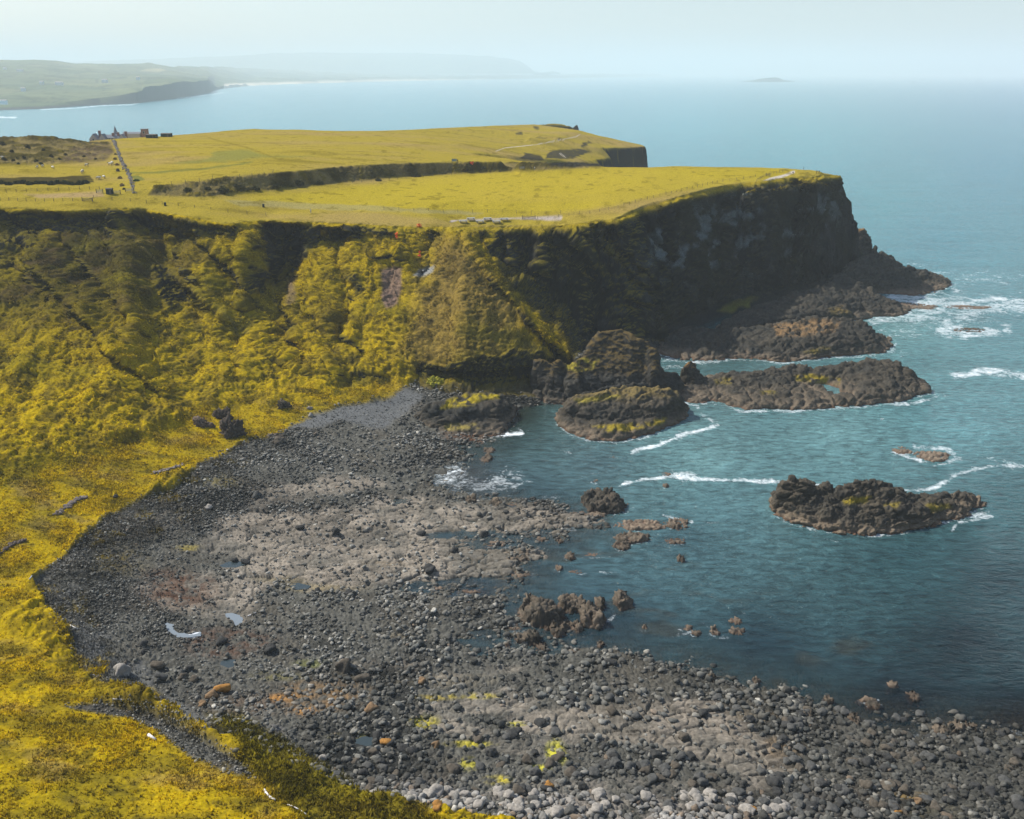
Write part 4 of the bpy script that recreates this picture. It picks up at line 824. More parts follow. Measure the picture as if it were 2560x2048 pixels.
body = u_field(SU, SV, [(1500,1050,(.060,.22,.23)),(1750,1150,(.10,.34,.35)),(2100,1080,(.10,.35,.36)),(2400,1060,(.065,.28,.30)),(1900,950,(.07,.25,.26)),(1650,1080,(.10,.33,.34)),(1800,1250,(.06,.22,.24)),
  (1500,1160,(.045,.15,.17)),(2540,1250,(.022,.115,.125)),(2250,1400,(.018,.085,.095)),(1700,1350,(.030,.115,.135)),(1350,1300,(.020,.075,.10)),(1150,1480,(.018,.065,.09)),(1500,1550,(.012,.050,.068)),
  (1900,1600,(.008,.036,.047)),(2400,1600,(.003,.016,.021)),(2550,1800,(.001,.004,.006)),(2250,1760,(.002,.010,.014)),(2500,1450,(.006,.035,.042)),(1250,1050,(.012,.045,.035)),(1300,1040,(.010,.03,.02)),(1180,1200,(.03,.075,.09)),  # lower right: corner and cloud shade painted into the water colour
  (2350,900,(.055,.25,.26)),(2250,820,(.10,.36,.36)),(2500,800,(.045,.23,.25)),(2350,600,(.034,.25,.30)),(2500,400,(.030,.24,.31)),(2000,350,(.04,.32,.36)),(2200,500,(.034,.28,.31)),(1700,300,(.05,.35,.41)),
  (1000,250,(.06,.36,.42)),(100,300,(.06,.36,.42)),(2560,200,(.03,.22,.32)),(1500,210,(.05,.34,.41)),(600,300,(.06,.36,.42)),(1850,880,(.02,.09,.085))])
foam = np.zeros(SX.shape)
fw = 9 * fbm(SX / 7, SY / 7, None, 4, 201)
def fstroke(pts, w, k=1.0):
    us = [p[0] for p in pts]; vs = [p[1] for p in pts]; R = 4 * w + 30
    m = (SU > min(us) - R) & (SU < max(us) + R) & (SV > min(vs) - R) & (SV < max(vs) + R)
    if m.any():
        sc = min(1.0, w / 8.0)
        d, _ = seg_dist(SU[m] + 1.3 * fw[m] * sc, SV[m] + 0.8 * fw[m] * sc, pts); w_ = w * (1.25 + .8 * fw[m] / 9); foam[m] = np.maximum(foam[m], .9 * k * (.75 * np.exp(-(d / w_) ** 2) + .25 * np.exp(-(d / (2.4 * w_)) ** 2)))
for pts, w, k in (
 ([(1555,1210),(1610,1198),(1700,1192),(1760,1198),(1850,1200),(1990,1208),(2060,1212)],4.5,.85),([(1690,1190),(1740,1196)],8,.9),
 ([(1585,1128),(1640,1112),(1700,1092),(1760,1070),(1795,1064)],6,.9),([(1795,1064),(1770,1045),(1745,1030)],5,.5),
 ([(1380,1118),(1450,1140)],3,.5),([(2260,1228),(2340,1218),(2390,1190),(2430,1172),(2480,1163),(2600,1168)],6,.75),([(2480,1150),(2600,1170)],9,.5),
 ([(1230,1088),(1265,1083),(1300,1080)],7,1),([(1290,1083),(1320,1078)],4,.6),
 ([(2230,740),(2330,760),(2420,770),(2560,765)],22,.75),([(2180,800),(2260,790),(2340,800),(2400,820)],16,.7),([(2340,825),(2420,838),(2520,822)],11,.8),([(2160,822),(2200,850),(2235,880)],8,.7),
 ([(2250,735),(2330,748),(2560,750)],6,.8),([(2390,940),(2450,930),(2530,935),(2580,942)],9,.85),([(2300,690),(2360,705),(2390,725)],7,.7),([(2270,655),(2340,680),(2420,690)],5,.5),([(2450,700),(2560,690)],5,.5),
 ([(2500,735),(2580,730)],5,.5),([(2235,890),(2280,885)],6,.4),([(2320,980),(2360,990)],5,.6),([(2240,1012),(2300,1008),(2340,990)],5,.7),([(1860,1030),(1960,1025),(2000,1028)],4,.7),([(1740,1020),(1790,1010)],4,.6),
 ([(2235,1128),(2270,1142),(2300,1150)],6,.8),([(2290,1118),(2360,1122),(2400,1145),(2370,1155)],7,.7),([(2330,1162),(2390,1155)],4,.5),
 ([(1590,1135),(1680,1090)],3,.3),([(1890,910),(1960,905)],3,.5),([(1990,895),(2120,905)],3,.5),([(1650,925),(1690,915),(1720,930)],5,.6),([(1660,905),(1690,900)],3,.5),([(1840,900),(1860,895)],3,.6),
 ([(2100,880),(2180,892),(2230,880),(2240,860)],4,.6),([(2480,1290),(2440,1300),(2395,1305),(2380,1325)],4,.7),([(2400,1305),(2420,1295),(2470,1280)],5,.7),([(2050,1345),(2100,1355)],3,.4),
 ([(1500,1430),(1590,1437)],4,.4),([(1690,1670),(1740,1700),(1800,1722),(1900,1745)],6,.8),([(1760,1690),(1800,1700)],6,.5),([(1700,1590),(1760,1560),(1830,1590),(1800,1600)],9,.45),([(1500,1560),(1530,1545)],6,.6),
 ([(1560,1285),(1590,1268)],5,.45),([(1660,1290),(1730,1305)],3,.6),([(2150,720),(2200,732)],3,.5),([(2060,1820),(2130,1835)],5,.25),
 ([(-40,293),(40,294)],2.2,.9),([(100,274),(170,272),(260,264),(330,262),(350,257)],1.6,.8),([(250,258),(300,258),(340,253)],2.0,.7),([(390,250),(420,247)],1.4,.7),([(440,246),(500,240),(560,232)],1.6,.7),([(535,224),(600,220),(640,216)],1.0,.6),
 ([(1880,206),(1960,206)],.9,.5)):
    fstroke(pts, w, k)
for pts, w, k in ROCK_FRONTS: fstroke([(p[0], p[1] + 2) for p in pts], w, k)
def fblob(cu, cv, ru, rv, k):
    global foam
    d = np.hypot((SU - cu) / ru, (SV - cv) / rv); foam = np.maximum(foam, k * sstep(1.1, 0.2, d))
for q in ((1120,1185,100,60,.62),(1180,1215,140,55,.58),(1260,1200,110,60,.5),(1210,1255,60,22,.55),(1130,1250,50,30,.45),(1370,1245,50,16,.4),(1420,1110,180,24,.22),(2350,775,260,80,.55),(2450,700,220,60,.38),(2250,830,120,40,.42),(2050,1100,200,30,.14),(1650,1230,120,30,.25),(1500,1200,150,60,.18),(1400,1700,60,20,.2),(1800,1720,140,30,.4),(2010,1050,90,26,.16),(2150,1200,500,160,.08),(1800,1300,300,60,.12),(1650,900,60,18,.45)): fblob(*q)
shore_f = sstep(1.1, 0.0, np.abs(depth_b)) * 0.30 * (SU > 1050); foam = np.maximum(foam, shore_f)
alpha = 0.42 + 0.58 * sstep(0.1, 2.2, depth_b)
weedp = sstep(.2, .55, fbm(SX / 9, SY / 5, None, 4, 215)) * soft_poly(SU, SV, [(1300,1340),(1600,1360),(1900,1500),(2200,1600),(2450,1750),(2400,1850),(1900,1760),(1500,1640),(1200,1620),(1200,1480)], 60)
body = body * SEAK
body = mixc(body, C(.05,.035,.012), 0.35 * weedp)
shx = 0.5 * (SU > 0)
M_SEA, nt, b = new_mat("sea_water"); N = nt.nodes; L = nt.links
geo = N.new("ShaderNodeNewGeometry")
def mapn(scale, rot=0.0):
    m = N.new("ShaderNodeMapping"); m.inputs["Scale"].default_value = scale; m.inputs["Rotation"].default_value = (0, 0, rot)
    L.new(geo.outputs["Position"], m.inputs["Vector"]); return m
def noise(vec, scale, detail=3, rough=0.55, dist=0.0):
    n = N.new("ShaderNodeTexNoise"); n.inputs["Scale"].default_value = scale; n.inputs["Detail"].default_value = detail
    n.inputs["Roughness"].default_value = rough; n.inputs["Distortion"].default_value = dist
    L.new(vec, n.inputs["Vector"]); return n
def math_n(op, a, b=None, clamp=False):
    n = N.new("ShaderNodeMath"); n.operation = op; n.use_clamp = clamp
    for k, q in ((0, a), (1, b)):
        if q is None: continue
        if isinstance(q, (int, float)): n.inputs[k].default_value = q
        else: L.new(q, n.inputs[k])
    return n.outputs[0]
def attr(name):
    a = N.new("ShaderNodeAttribute"); a.attribute_name = name; return a
w1 = noise(mapn((0.26, 0.66, 1), math.radians(20)).outputs[0], 1.0, 4, 0.6, 0.4)
w2 = noise(mapn((0.8, 1.7, 1), math.radians(28)).outputs[0], 1.0, 3, 0.6, 0.3)
w3 = noise(mapn((0.022, 0.06, 1), math.radians(12)).outputs[0], 1.0, 4, 0.6, 0.2)
hsum = math_n('ADD', math_n('ADD', math_n('MULTIPLY', w1.outputs[0], 1.1), math_n('MULTIPLY', w2.outputs[0], 0.40)), math_n('MULTIPLY', w3.outputs[0], 2.0))
bp = N.new("ShaderNodeBump"); bp.inputs["Strength"].default_value = 0.9; bp.inputs["Distance"].default_value = 1.1
L.new(math_n('MULTIPLY', hsum, attr("chop").outputs["Fac"]), bp.inputs["Height"]); L.new(bp.outputs[0], b.inputs["Normal"])
cb = attr("Col")
cv_ = math_n('ADD', math_n('MULTIPLY', math_n('SUBTRACT', w1.outputs[0], 0.5), 2.4), math_n('MULTIPLY', math_n('SUBTRACT', w3.outputs[0], 0.5), .7))
vm = N.new("ShaderNodeVectorMath"); vm.operation = 'SCALE'; L.new(cb.outputs["Color"], vm.inputs[0]); L.new(math_n('ADD', cv_, 1.0), vm.inputs["Scale"])
fz = noise(mapn((1, 1, 1)).outputs[0], 0.9, 6, 0.75, 0.6)
fz2 = noise(mapn((1, 1, 1)).outputs[0], 0.16, 4, 0.65, 1.0)
fm = math_n('ADD', math_n('MULTIPLY', math_n('SUBTRACT', fz.outputs[0], 0.5), 1.5), math_n('MULTIPLY', math_n('SUBTRACT', fz2.outputs[0], 0.5), 1.4))
fth = math_n('SUBTRACT', math_n('ADD', attr("foam").outputs["Fac"], fm), 0.46)
fmask = math_n('MULTIPLY', math_n('MULTIPLY', fth, 1.9, True), math_n('GREATER_THAN', attr("foam").outputs["Fac"], 0.04), True)
mxc = N.new("ShaderNodeMix"); mxc.data_type = 'RGBA'; L.new(fmask, mxc.inputs[0]); L.new(vm.outputs[0], mxc.inputs[6]); mxc.inputs[7].default_value = (0.72, 0.78, 0.80, 1)
L.new(mxc.outputs[2], b.inputs["Base Color"])
L.new(math_n('ADD', math_n('MULTIPLY', fmask, 0.6), 0.16), b.inputs["Roughness"])
b.inputs["IOR"].default_value = 1.33
L.new(math_n('MAXIMUM', attr("alpha").outputs["Fac"], fmask), b.inputs["Alpha"])
chop = 0.25 + 0.75 * sstep(0.3, 4.0, depth_b)
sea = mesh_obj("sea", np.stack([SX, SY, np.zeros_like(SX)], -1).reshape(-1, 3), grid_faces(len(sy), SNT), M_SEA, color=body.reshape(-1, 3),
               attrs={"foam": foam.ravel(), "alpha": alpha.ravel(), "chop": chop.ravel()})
tag(sea, kind="structure")

# ------------------------------------------------------------------ far coast, mountains, islet
def loft(rows, us, sub, name, noise_amp, colf, seed):
    """rows: [(u->v points, u->distance points)], lofted into a surface"""
    R = []
    for vp, dp in rows:
        v = np.interp(us, [p[0] for p in vp], [p[1] for p in vp]); D = np.interp(us, [p[0] for p in dp], [p[1] for p in dp])
        d = ray(us, v); tt = D / d[:, 1]; R.append(np.stack([d[:, 0] * tt, D, CAM_H + d[:, 2] * tt], -1))
    out = []
    for a, b_ in zip(R[:-1], R[1:]):
        for k in range(sub): out.append(a + (b_ - a) * k / sub)
    out.append(R[-1]); Q = np.array(out); x, y = Q[..., 0], Q[..., 1]
    ramp = np.linspace(0, 1, len(Q))[:, None]
    Q[..., 2] += noise_amp * fbm(x / 260, y / 260, None, 4, seed) * np.minimum(1, ramp * 3) * np.minimum(1, (1 - ramp) * 6 + .3) * (y / 4000)
    uu, vv, _ = px(Q); cc = colf(Q, uu, vv)
    return tag(mesh_obj(name, Q.reshape(-1, 3), grid_faces(len(Q), len(us)), M_FAR, color=cc.reshape(-1, 3)), kind="structure")
def dist0(v): return 100.0 / math.tan(PITCH + math.atan((v - CY) / F_PX))
cw = [(-500,280),(0,276),(110,272.5),(250,263),(340,259),(440,246),(520,233),(535,226),(560,222),(620,215),(700,211.5),(860,206.5),(1000,203),(1100,201),(1250,198.5),(1500,194.5),(1650,191.5)]
cd = [(u, dist0(v)) for u, v in cw]
ct = [(-500,268),(0,266),(110,262),(160,256),(240,246),(262,243),(330,230),(355,228),(360,222),(420,206),(470,206),(520,204),(535,216),(560,214),(620,211),(700,208.5),(860,202),(950,196),(1000,200),(1250,196),(1500,192.5),(1650,190.5)]
ctd = [(u, d * 1.012 + 20) for u, d in cd]
cm = [(-500,215),(0,222),(200,215),(420,196),(530,196),(620,198),(860,197),(1100,195),(1500,190),(1650,189)]
cmd = [(u, d * 1.25 + 250) for u, d in cd]
c2 = [(-500,178),(0,178),(200,178),(420,180),(560,180),(700,184),(860,186),(1100,188),(1500,188.6),(1650,188.8)]
c2d = [(u, d * 1.6 + 600) for u, d in cd]
c3 = [(-500,146),(0,150),(85,150),(140,153),(190,161),(260,160),(350,160),(370,158),(430,166),(560,168),(620,172),(700,173),(860,180),(1100,184),(1300,186.5),(1500,188),(1650,188.6)]
c3d = [(u, d * 2.0 + 900) for u, d in cd]
def coast_col(Q, u, v):
    x, y = Q[..., 0], Q[..., 1]; n = fbm(x / 300, y / 200, None, 4, 501); f, _, cid = worley(x / 220, y / 330, None, 510)
    c = mixc(np.broadcast_to(C(.085,.115,.050), Q.shape), C(.16,.17,.075), cid) * (0.9 + .25 * n[..., None])
    zz = Q[..., 2]; g = grid_normals(Q)[..., 2]; f1_, f2_, _ = worley(x / 220, y / 330, None, 510); c = mixc(c, C(.035,.05,.02), .75 * sstep(.07, .02, f2_ - f1_)); c = mixc(c, C(.035,.05,.02), .7 * sstep(.25, .45, fbm(x / 90, y / 120, None, 3, 515)))
    c = mixc(c, C(.045,.05,.045), sstep(.93, .80, g) * (v > 190) * (u < 560))
    c = mixc(c, C(.06,.06,.055), sstep(9, 3, zz) * (u < 560) * (v > 200))
    c = mixc(c, C(.62,.54,.42), sstep(5, 9, v - np.interp(u, [0, 560, 950, 1250, 1650], [400, 202.5, 191.5, 191.5, 186])) * (u > 560) * (u < 1240))
    c = mixc(c, C(.50,.42,.22), 0.6 * soft_poly(u, v, [(350,178),(370,172),(400,171),(415,176),(400,180)], 2))
    return c
loft([(cw, cd), (ct, ctd), (cm, cmd), (c2, c2d), (c3, c3d)], np.linspace(-500, 1650, 700), 26, "coast_hills", 16, coast_col, 520)
mv = [(-500,184),(1400,184)]; md_ = [(-500,19500),(1400,19500)]
m1 = [(-500,150),(200,154),(420,146),(560,141),(650,135),(760,132),(900,133),(1050,133),(1150,137),(1220,140),(1270,146),(1300,152),(1322,166),(1335,182),(1400,186)]
loft([(mv, md_), ([(a, b * .5 + 92) for a, b in m1], [(-500,20200),(1400,20200)]), (m1, [(-500,22000),(1400,22000)])], np.linspace(-500, 1400, 300), 16, "mountains", 14,
     lambda Q, u, v: np.broadcast_to(C(.10,.13,.07), Q.shape) * (1 + .3 * fbm(Q[..., 0] / 900, Q[..., 1] / 900, None, 3, 540)[..., None]), 545)
ie = [(1840,206),(2010,206)]; idd = [(1840, dist0(205)), (2010, dist0(205))]
it = [(1840,206),(1880,201),(1900,197),(1925,194),(1940,193.5),(1950,196),(1958,200),(1980,203),(2010,206)]
o = loft([(ie, idd), (it, [(1840, dist0(205) + 120), (2010, dist0(205) + 120)]), (ie, [(1840, dist0(205) + 600), (2010, dist0(205) + 600)])], np.linspace(1840, 2010, 80), 8, "islet", 2, lambda Q, u, v: np.broadcast_to(C(.06,.07,.05), Q.shape), 560)
o["kind"] = ""; del o["kind"]; tag(o, "faint rocky islet far out on the hazy horizon", "islet")

# ------------------------------------------------------------------ haze
def build_haze(density, color):
    m = bpy.data.materials.new("haze"); m.use_nodes = True; nt = m.node_tree; nt.nodes.remove(nt.nodes["Principled BSDF"])
    pv = nt.nodes.new("ShaderNodeVolumePrincipled"); pv.inputs["Density"].default_value = density; pv.inputs["Color"].default_value = (*color, 1)
    pv.inputs["Anisotropy"].default_value = 0.0
    nt.links.new(pv.outputs[0], nt.nodes["Material Output"].inputs["Volume"])
    mb = MB(); mb.box((0, 17000, 310), (110000, 130000, 680)); o = mb.build("haze", m); return tag(o, kind="stuff")
HAZE = build_haze(0.000115, (0.88, 0.985, 1.0))
# ------------------------------------------------------------------ boulders on the shore
def ico(sub, seed, rough=0.2, squash=0.72):
    bm = bmesh.new(); bmesh.ops.create_icosphere(bm, subdivisions=sub, radius=1.0)
    V_ = np.array([v.co[:] for v in bm.verts]); F_ = np.array([[v.index for v in f.verts] for f in bm.faces]); bm.free()
    d = 1 + rough * 2 * fbm(V_[:, 0] * 1.3 + seed * 7.3, V_[:, 1] * 1.3, V_[:, 2] * 1.3, 3, 600 + seed)
    r_ = np.random.default_rng(seed)
    for _ in range(9):                                              # a few flattened faces
        n = r_.normal(size=3); n /= np.linalg.norm(n); h = V_ @ n; lim = 0.62 + .22 * r_.random(); d = np.where(h > lim, d * lim / h, d)
    V_ = V_ * d[:, None] * np.array([1.0, 0.75 + .25 * r_.random(), squash * (0.85 + .3 * r_.random())]); return V_, F_
size_f = np.interp(U, [80, 350, 600, 900, 1300, 1900, 2560], [.30, .38, .55, .72, .85, .88, .8]) * np.interp(V, [1000, 1150, 1400, 1650, 1850, 2050], [.75, .85, .8, .85, .95, .95])
wgt = area * np.clip(blocky * (P[..., 2] > -.35) * (0.25 + .75 * sstep(-.5, .2, n1 + n2)) + .012 * slab * beach + .25 * lichen * beach, 0, 1) / size_f ** 1.7 + area * (strip * .9 + strip2 * .35) * (Z > 3) / .25 ** 1.6 + area * gravel * beach * .25 / .22 ** 1.6
wgt *= (1 - pool_m) ** 3; wgt[(U < -150) | (U > 2750) | (V > 2180)] = 0
size_f = np.where(np.maximum(np.maximum(strip, strip2), gravel * beach) > .3, .24, size_f); wf = wgt.ravel() / wgt.sum(); NB = 36000
pick = RNG.choice(len(wf), NB, p=wf, replace=True); jit = RNG.uniform(-.25, .25, (NB, 3))
BPOS = PF[pick] + jit; BR = size_f.ravel()[pick] * np.minimum(np.exp(RNG.normal(0, .42, NB)), 2.1) * 0.56
BU, BV, BD = px(BPOS); app = BR / BD * (BU > 0) * (BU < 2560) * (BV < 2040)
order = np.argsort(-app); NI = 262
lich_b = lichen.ravel()[pick]
def mat_boulder(name, c): return surf_mat(name, 2.2, 0.35, 0.5, col=c)
BM = {"grey": mat_boulder("grey_boulder", (.080,.080,.075)), "dark": mat_boulder("dark_boulder", (.045,.045,.043)), "brown": mat_boulder("brown_boulder", (.09,.077,.06)),
      "pale": mat_boulder("pale_boulder", (.27,.25,.22)), "orange": mat_boulder("orange_lichen", (.30,.15,.04)), "tan": mat_boulder("tan_boulder", (.19,.125,.07))}
protos = {}
def bproto(shape, c):
    k = (shape, c)
    if k not in protos:
        v, f = ico(3, shape); me = bpy.data.meshes.new("boulder"); me.from_pydata([tuple(q) for q in v], [], [tuple(int(i) for i in g) for g in f])
        me.polygons.foreach_set("use_smooth", np.ones(len(me.polygons), bool)); me.materials.append(BM[c]); me.update(); protos[k] = me
    return protos[k]
def boulder(name, pos, r, c, shape, label, group=None, rz=None, tilt=0.2, sc=(1, 1, 1)):
    o = bpy.data.objects.new(name, bproto(shape, c)); COL.objects.link(o); o.location = pos
    o.rotation_euler = (random.uniform(-tilt, tilt), random.uniform(-tilt, tilt), random.uniform(0, 6.28) if rz is None else rz); o.scale = (r * sc[0], r * sc[1], r * sc[2])
    return tag(o, label, "boulder", group)
for k in order[:NI]:
    u_, v_ = BU[k], BV[k]; q = RNG.random(); c_ = ("pale" if lich_b[k] > .45 and q < .75 else "brown" if q < .3 else "dark" if q < .6 else "grey")
    zone = ("in the dim lower right corner" if u_ > 1950 else "among pale lichened stones along the bottom" if lich_b[k] > .45 else "on the lower boulder shore" if v_ > 1650 else "beside the pale rock slabs" if v_ > 1250 else "on the upper boulder beach")
    w_ = {"pale": "pale lichen-dusted rounded", "brown": "brownish rounded", "dark": "dark basalt rounded", "grey": "mid grey rounded"}[c_]
    boulder("boulder", BPOS[k] + np.array([0, 0, BR[k] * .25]), BR[k] * 1.08, c_, int(RNG.integers(0, 7)), f"{w_} boulder {zone}", f"{w_} boulders {zone}")
# the many smaller ones: one mesh
rest = order[NI:]
Vs, Fs, Cs = [], [], []; base = 0
shapes = [ico(2, 20 + k) for k in range(8)]
for sidx in range(8):
    ids = RNG.permutation(rest)[:0] if False else rest[sidx::8]; v, f = shapes[sidx]; n = len(ids)
    a = RNG.uniform(0, 6.28, n); ca, sa = np.cos(a), np.sin(a); R_ = BR[ids][:, None]
    sx = RNG.uniform(.85, 1.25, (n, 1)); x = v[None, :, 0] * R_ * sx; y = v[None, :, 1] * R_; z = v[None, :, 2] * R_ * RNG.uniform(.75, 1.15, (n, 1))
    Q = np.stack([x * ca[:, None] - y * sa[:, None], x * sa[:, None] + y * ca[:, None], z], -1) + BPOS[ids][:, None, :]; Q[..., 2] += R_ * .2
    Vs.append(Q.reshape(-1, 3)); Fs.append((f[None] + (base + np.arange(n) * len(v))[:, None, None]).reshape(-1, 3)); base += n * len(v)
    g = RNG.random((n, 1)); cc = C(.055,.060,.055) * (1 - g) + C(.185,.162,.122) * g; cc = cc * np.exp(RNG.normal(0, .38, (n, 1)))
    lb = (lich_b[ids] > RNG.uniform(.3, .9, n))[:, None]; cc = np.where(lb, C(.26,.235,.205) * RNG.uniform(.6, 1.15, (n, 1)), cc)
    ob = (RNG.random(n) < .005)[:, None] | (lb & (RNG.random((n, 1)) < .12)); cc = np.where(ob, C(.24,.14,.06), cc)
    terr = col.reshape(-1, 3)[pick[ids]]; big_ = fbm(BPOS[ids][:, 0] / 11, BPOS[ids][:, 1] / 8, None, 3, 620)[:, None]; cc = cc * (1 + 1.1 * big_) * .70 + terr * .36; dk = np.interp(BU[ids], [1000, 1700, 2560], [1.15, .98, .72])[:, None]; gr = cc.mean(1, keepdims=True) * np.array([[.96, 1.0, .97]]); cc = cc * dk * .5 + gr * dk * .5  # dk: corner darkening painted into the stones towards the right
    Cs.append(np.repeat(cc, len(v), 0))
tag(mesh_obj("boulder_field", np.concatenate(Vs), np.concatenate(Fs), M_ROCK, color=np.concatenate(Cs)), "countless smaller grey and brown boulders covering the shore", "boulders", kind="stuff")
SPECIAL = [("large orange lichened boulder on brown ground, the bigger of a pair",557,1716,21,"orange"),("tan boulder just left of the large orange one",528,1733,18,"tan"),("small rusty boulder below the orange pair",506,1758,13,"tan"),
 ("dark boulder heading a knot of five rocks left of the orange pair",474,1672,14,"dark"),("pale brown boulder in the knot of five rocks",460,1690,13,"brown"),("light boulder at the bottom of the knot of five rocks",482,1694,14,"brown"),("grey boulder at the top left of the knot of five rocks",453,1678,11,"grey"),
 ("blocky brown boulder right of the angular pale rock",394,1658,19,"brown"),("pale angular rock with a black shadow at the gravel's edge",306,1674,26,"pale"),("grey smooth boulder between the block and the knot of rocks",404,1690,16,"grey"),
 ("round dark boulder right of the white pool",553,1598,17,"dark"),("big domed dark boulder near the middle of the lower shore",676,1618,19,"dark"),("round dark boulder left of the brown weed field",361,1607,12,"dark"),("dark boulder touching the round one left of the weed",361,1626,11,"dark"),
 ("pale grey round boulder on the upper beach",519,1264,11,"pale"),("smooth dark boulder on the upper beach",641,1235,14,"grey"),("dark oval boulder above the pale slabs",751,1316,12,"dark"),("black slab-like boulder on the pale slabs",840,1327,14,"dark"),
 ("round dark boulder with sharp shadow on the slabs' left",614,1400,13,"dark"),("smaller dark boulder left of the shadowed round one",588,1396,10,"dark"),("black angular boulder on the lower pale slab",1074,1418,19,"dark"),("black cube-like boulder by the blue pool",1209,1333,13,"dark"),
 ("dark pyramid boulder in the middle of the slabs",1136,1373,11,"dark"),("dark round boulder at the slabs' lower left",868,1477,13,"dark"),("dark boulder near the left end of the lower slabs",792,1471,10,"dark"),("black boulder pair's larger stone by the inlet pool",1050,1330,13,"dark"),
 ("big brown cracked boulder above the orange rocks",863,1662,26,"brown"),("brown boulder below the big cracked one",908,1692,19,"brown"),("orange brown pointed boulder with a black shadow",926,1766,20,"tan"),("brown boulder among dark rocks right of the pointed one",1053,1697,14,"tan"),
 ("pale smooth boulder at the tip of the green scrub",806,1893,13,"pale"),("pale flat boulder streaked white by the bottom edge",1091,1974,22,"pale"),("dark round boulder in the yellow weed pool",1038,1786,10,"dark"),("flat dark slab-shaped boulder by the grey puddle",940,1836,18,"dark"),
 ("orange patched boulder by the grey puddle",965,1850,17,"orange"),("brown round boulder striped orange",1091,1860,14,"tan"),
 ("dark round boulder sitting at the water's edge, centre",1528,1650,15,"dark"),("round dark boulder with a puddle at its right",1591,1786,16,"grey"),("large dark egg boulder on the lower shore",1532,1880,17,"grey"),("dark boulder leaning behind the egg boulder",1512,1863,13,"dark"),
 ("smooth grey boulder right below the egg boulder",1576,1913,16,"grey"),("pear-shaped grey boulder, lowest of three right of the egg boulder",1664,1929,17,"grey"),("grey boulder touching the pear-shaped one",1646,1910,16,"grey"),("round grey boulder on the pale flat right of centre",1699,1886,16,"grey"),
 ("tan oval boulder alone in the dim lower right",2295,2001,13,"tan"),("orange tan boulder at the bottom right edge",2245,2029,12,"orange"),("orange topped boulder by the bottom edge",1370,1960,17,"orange"),("pale boulder with an orange patch left of bottom centre",1095,2010,17,"orange"),
 ("orange capped boulder on the pale stones, bottom right of centre",1880,2022,15,"orange"),("black boulder alone on the yellow grass",290,1241,7,"dark"),("grey crag-like boulder where grass meets the beach",693,1097,17,"brown"),
 ("grey boulder beside the grass at the cove",775,1037,8,"pale")]
for k, (lab, u_, v_, rp, c_) in enumerate(SPECIAL):
    p_ = at(u_, v_ + rp * .5); _, _, D_ = px(np.array(p_)); r_ = rp * float(D_) / F_PX
    boulder("boulder", (p_.x, p_.y, p_.z + r_ * .3), r_, c_, 30 + k % 9, lab, rz=random.uniform(-.5, .5), sc=(1, .9, 1.05))

# ------------------------------------------------------------------ tufts of grass and heather
M_TUFT = surf_mat("grass_blades", 1.6, 0.3, 0.0, spec=0.0); nt = M_TUFT.node_tree; pb = nt.nodes["Principled BSDF"]
tr = nt.nodes.new("ShaderNodeBsdfTranslucent"); ms = nt.nodes.new("ShaderNodeMixShader"); ms.inputs[0].default_value = .45
nt.links.new(pb.inputs["Base Color"].links[0].from_socket, tr.inputs[0]); nt.links.new(pb.outputs[0], ms.inputs[1]); nt.links.new(tr.outputs[0], ms.inputs[2]); nt.links.new(ms.outputs[0], nt.nodes["Material Output"].inputs[0])
def tufts(name, label, weight, n, w0, h0, dark, seed):
    r_ = np.random.default_rng(seed); w_ = weight.ravel(); w_ = w_ / w_.sum(); pk = r_.choice(len(w_), n, p=w_)
    base = PF[pk] + r_.normal(0, .2, (n, 3)) * np.array([1, 1, 0]); cc = col.reshape(-1, 3)[pk]; k = r_.random((n, 1))
    cc = np.where(k < dark, cc * r_.uniform(.6, 1.1, (n, 1)), cc * r_.uniform(1.5, 2.3, (n, 1))); V_, C_ = [], []
    sz = np.exp(r_.normal(0, .3, n))
    for b_ in range(4):
        a = r_.uniform(0, 6.28, n); ww = (w0 * sz)[:, None]; d_ = np.stack([np.cos(a), np.sin(a), np.zeros(n)], 1) * ww; o_ = r_.normal(0, 1, (n, 3)) * np.array([.6, .6, 0]) * ww
        tip = base + o_ * 1.8 + np.array([0, 0, 1]) * (h0 * sz * r_.uniform(.6, 1.2, n))[:, None]; lo = np.array([0, 0, .12])
        V_.append(np.stack([base + o_ - d_ - lo, base + o_ + d_ - lo, tip], 1)); C_.append(np.repeat((cc * r_.uniform(.85, 1.15, (n, 1)))[:, None], 3, 1))
    V_ = np.concatenate(V_).reshape(-1, 3); C_ = np.concatenate(C_).reshape(-1, 3)
    o = mesh_obj(name, V_, np.arange(len(V_)).reshape(-1, 3), M_TUFT, smooth=False, color=np.clip(C_, .004, .75)); return tag(o, label, "grass", kind="stuff")
inview = (U > -100) & (U < 2700) & (V < 2150) & (V > 300)
patchy = .15 + sstep(-.2, .4, fbm(X / 5, Y / 5, Z / 5, 3, 210))
tufts("grass", "short golden grass on the level ground behind the beach", area * calm * (1 - beach) * inview * patchy * (Z < 20), 42000, .12, .24, .30, 1)
tufts("hillside_vegetation", "rough grass, bracken and heather over the cliff slopes", area * slope_m * (1 - calm) * (1 - beach) * (1 - .75 * crag) * inview * patchy * (V > edge_v), 60000, .14, .20, .40, 2)
tufts("grass", "coarse green growth between stones at the foot of the grass", area * (greenpatch + .5 * sparse) * inview * patchy, 14000, .16, .34, .4, 3)

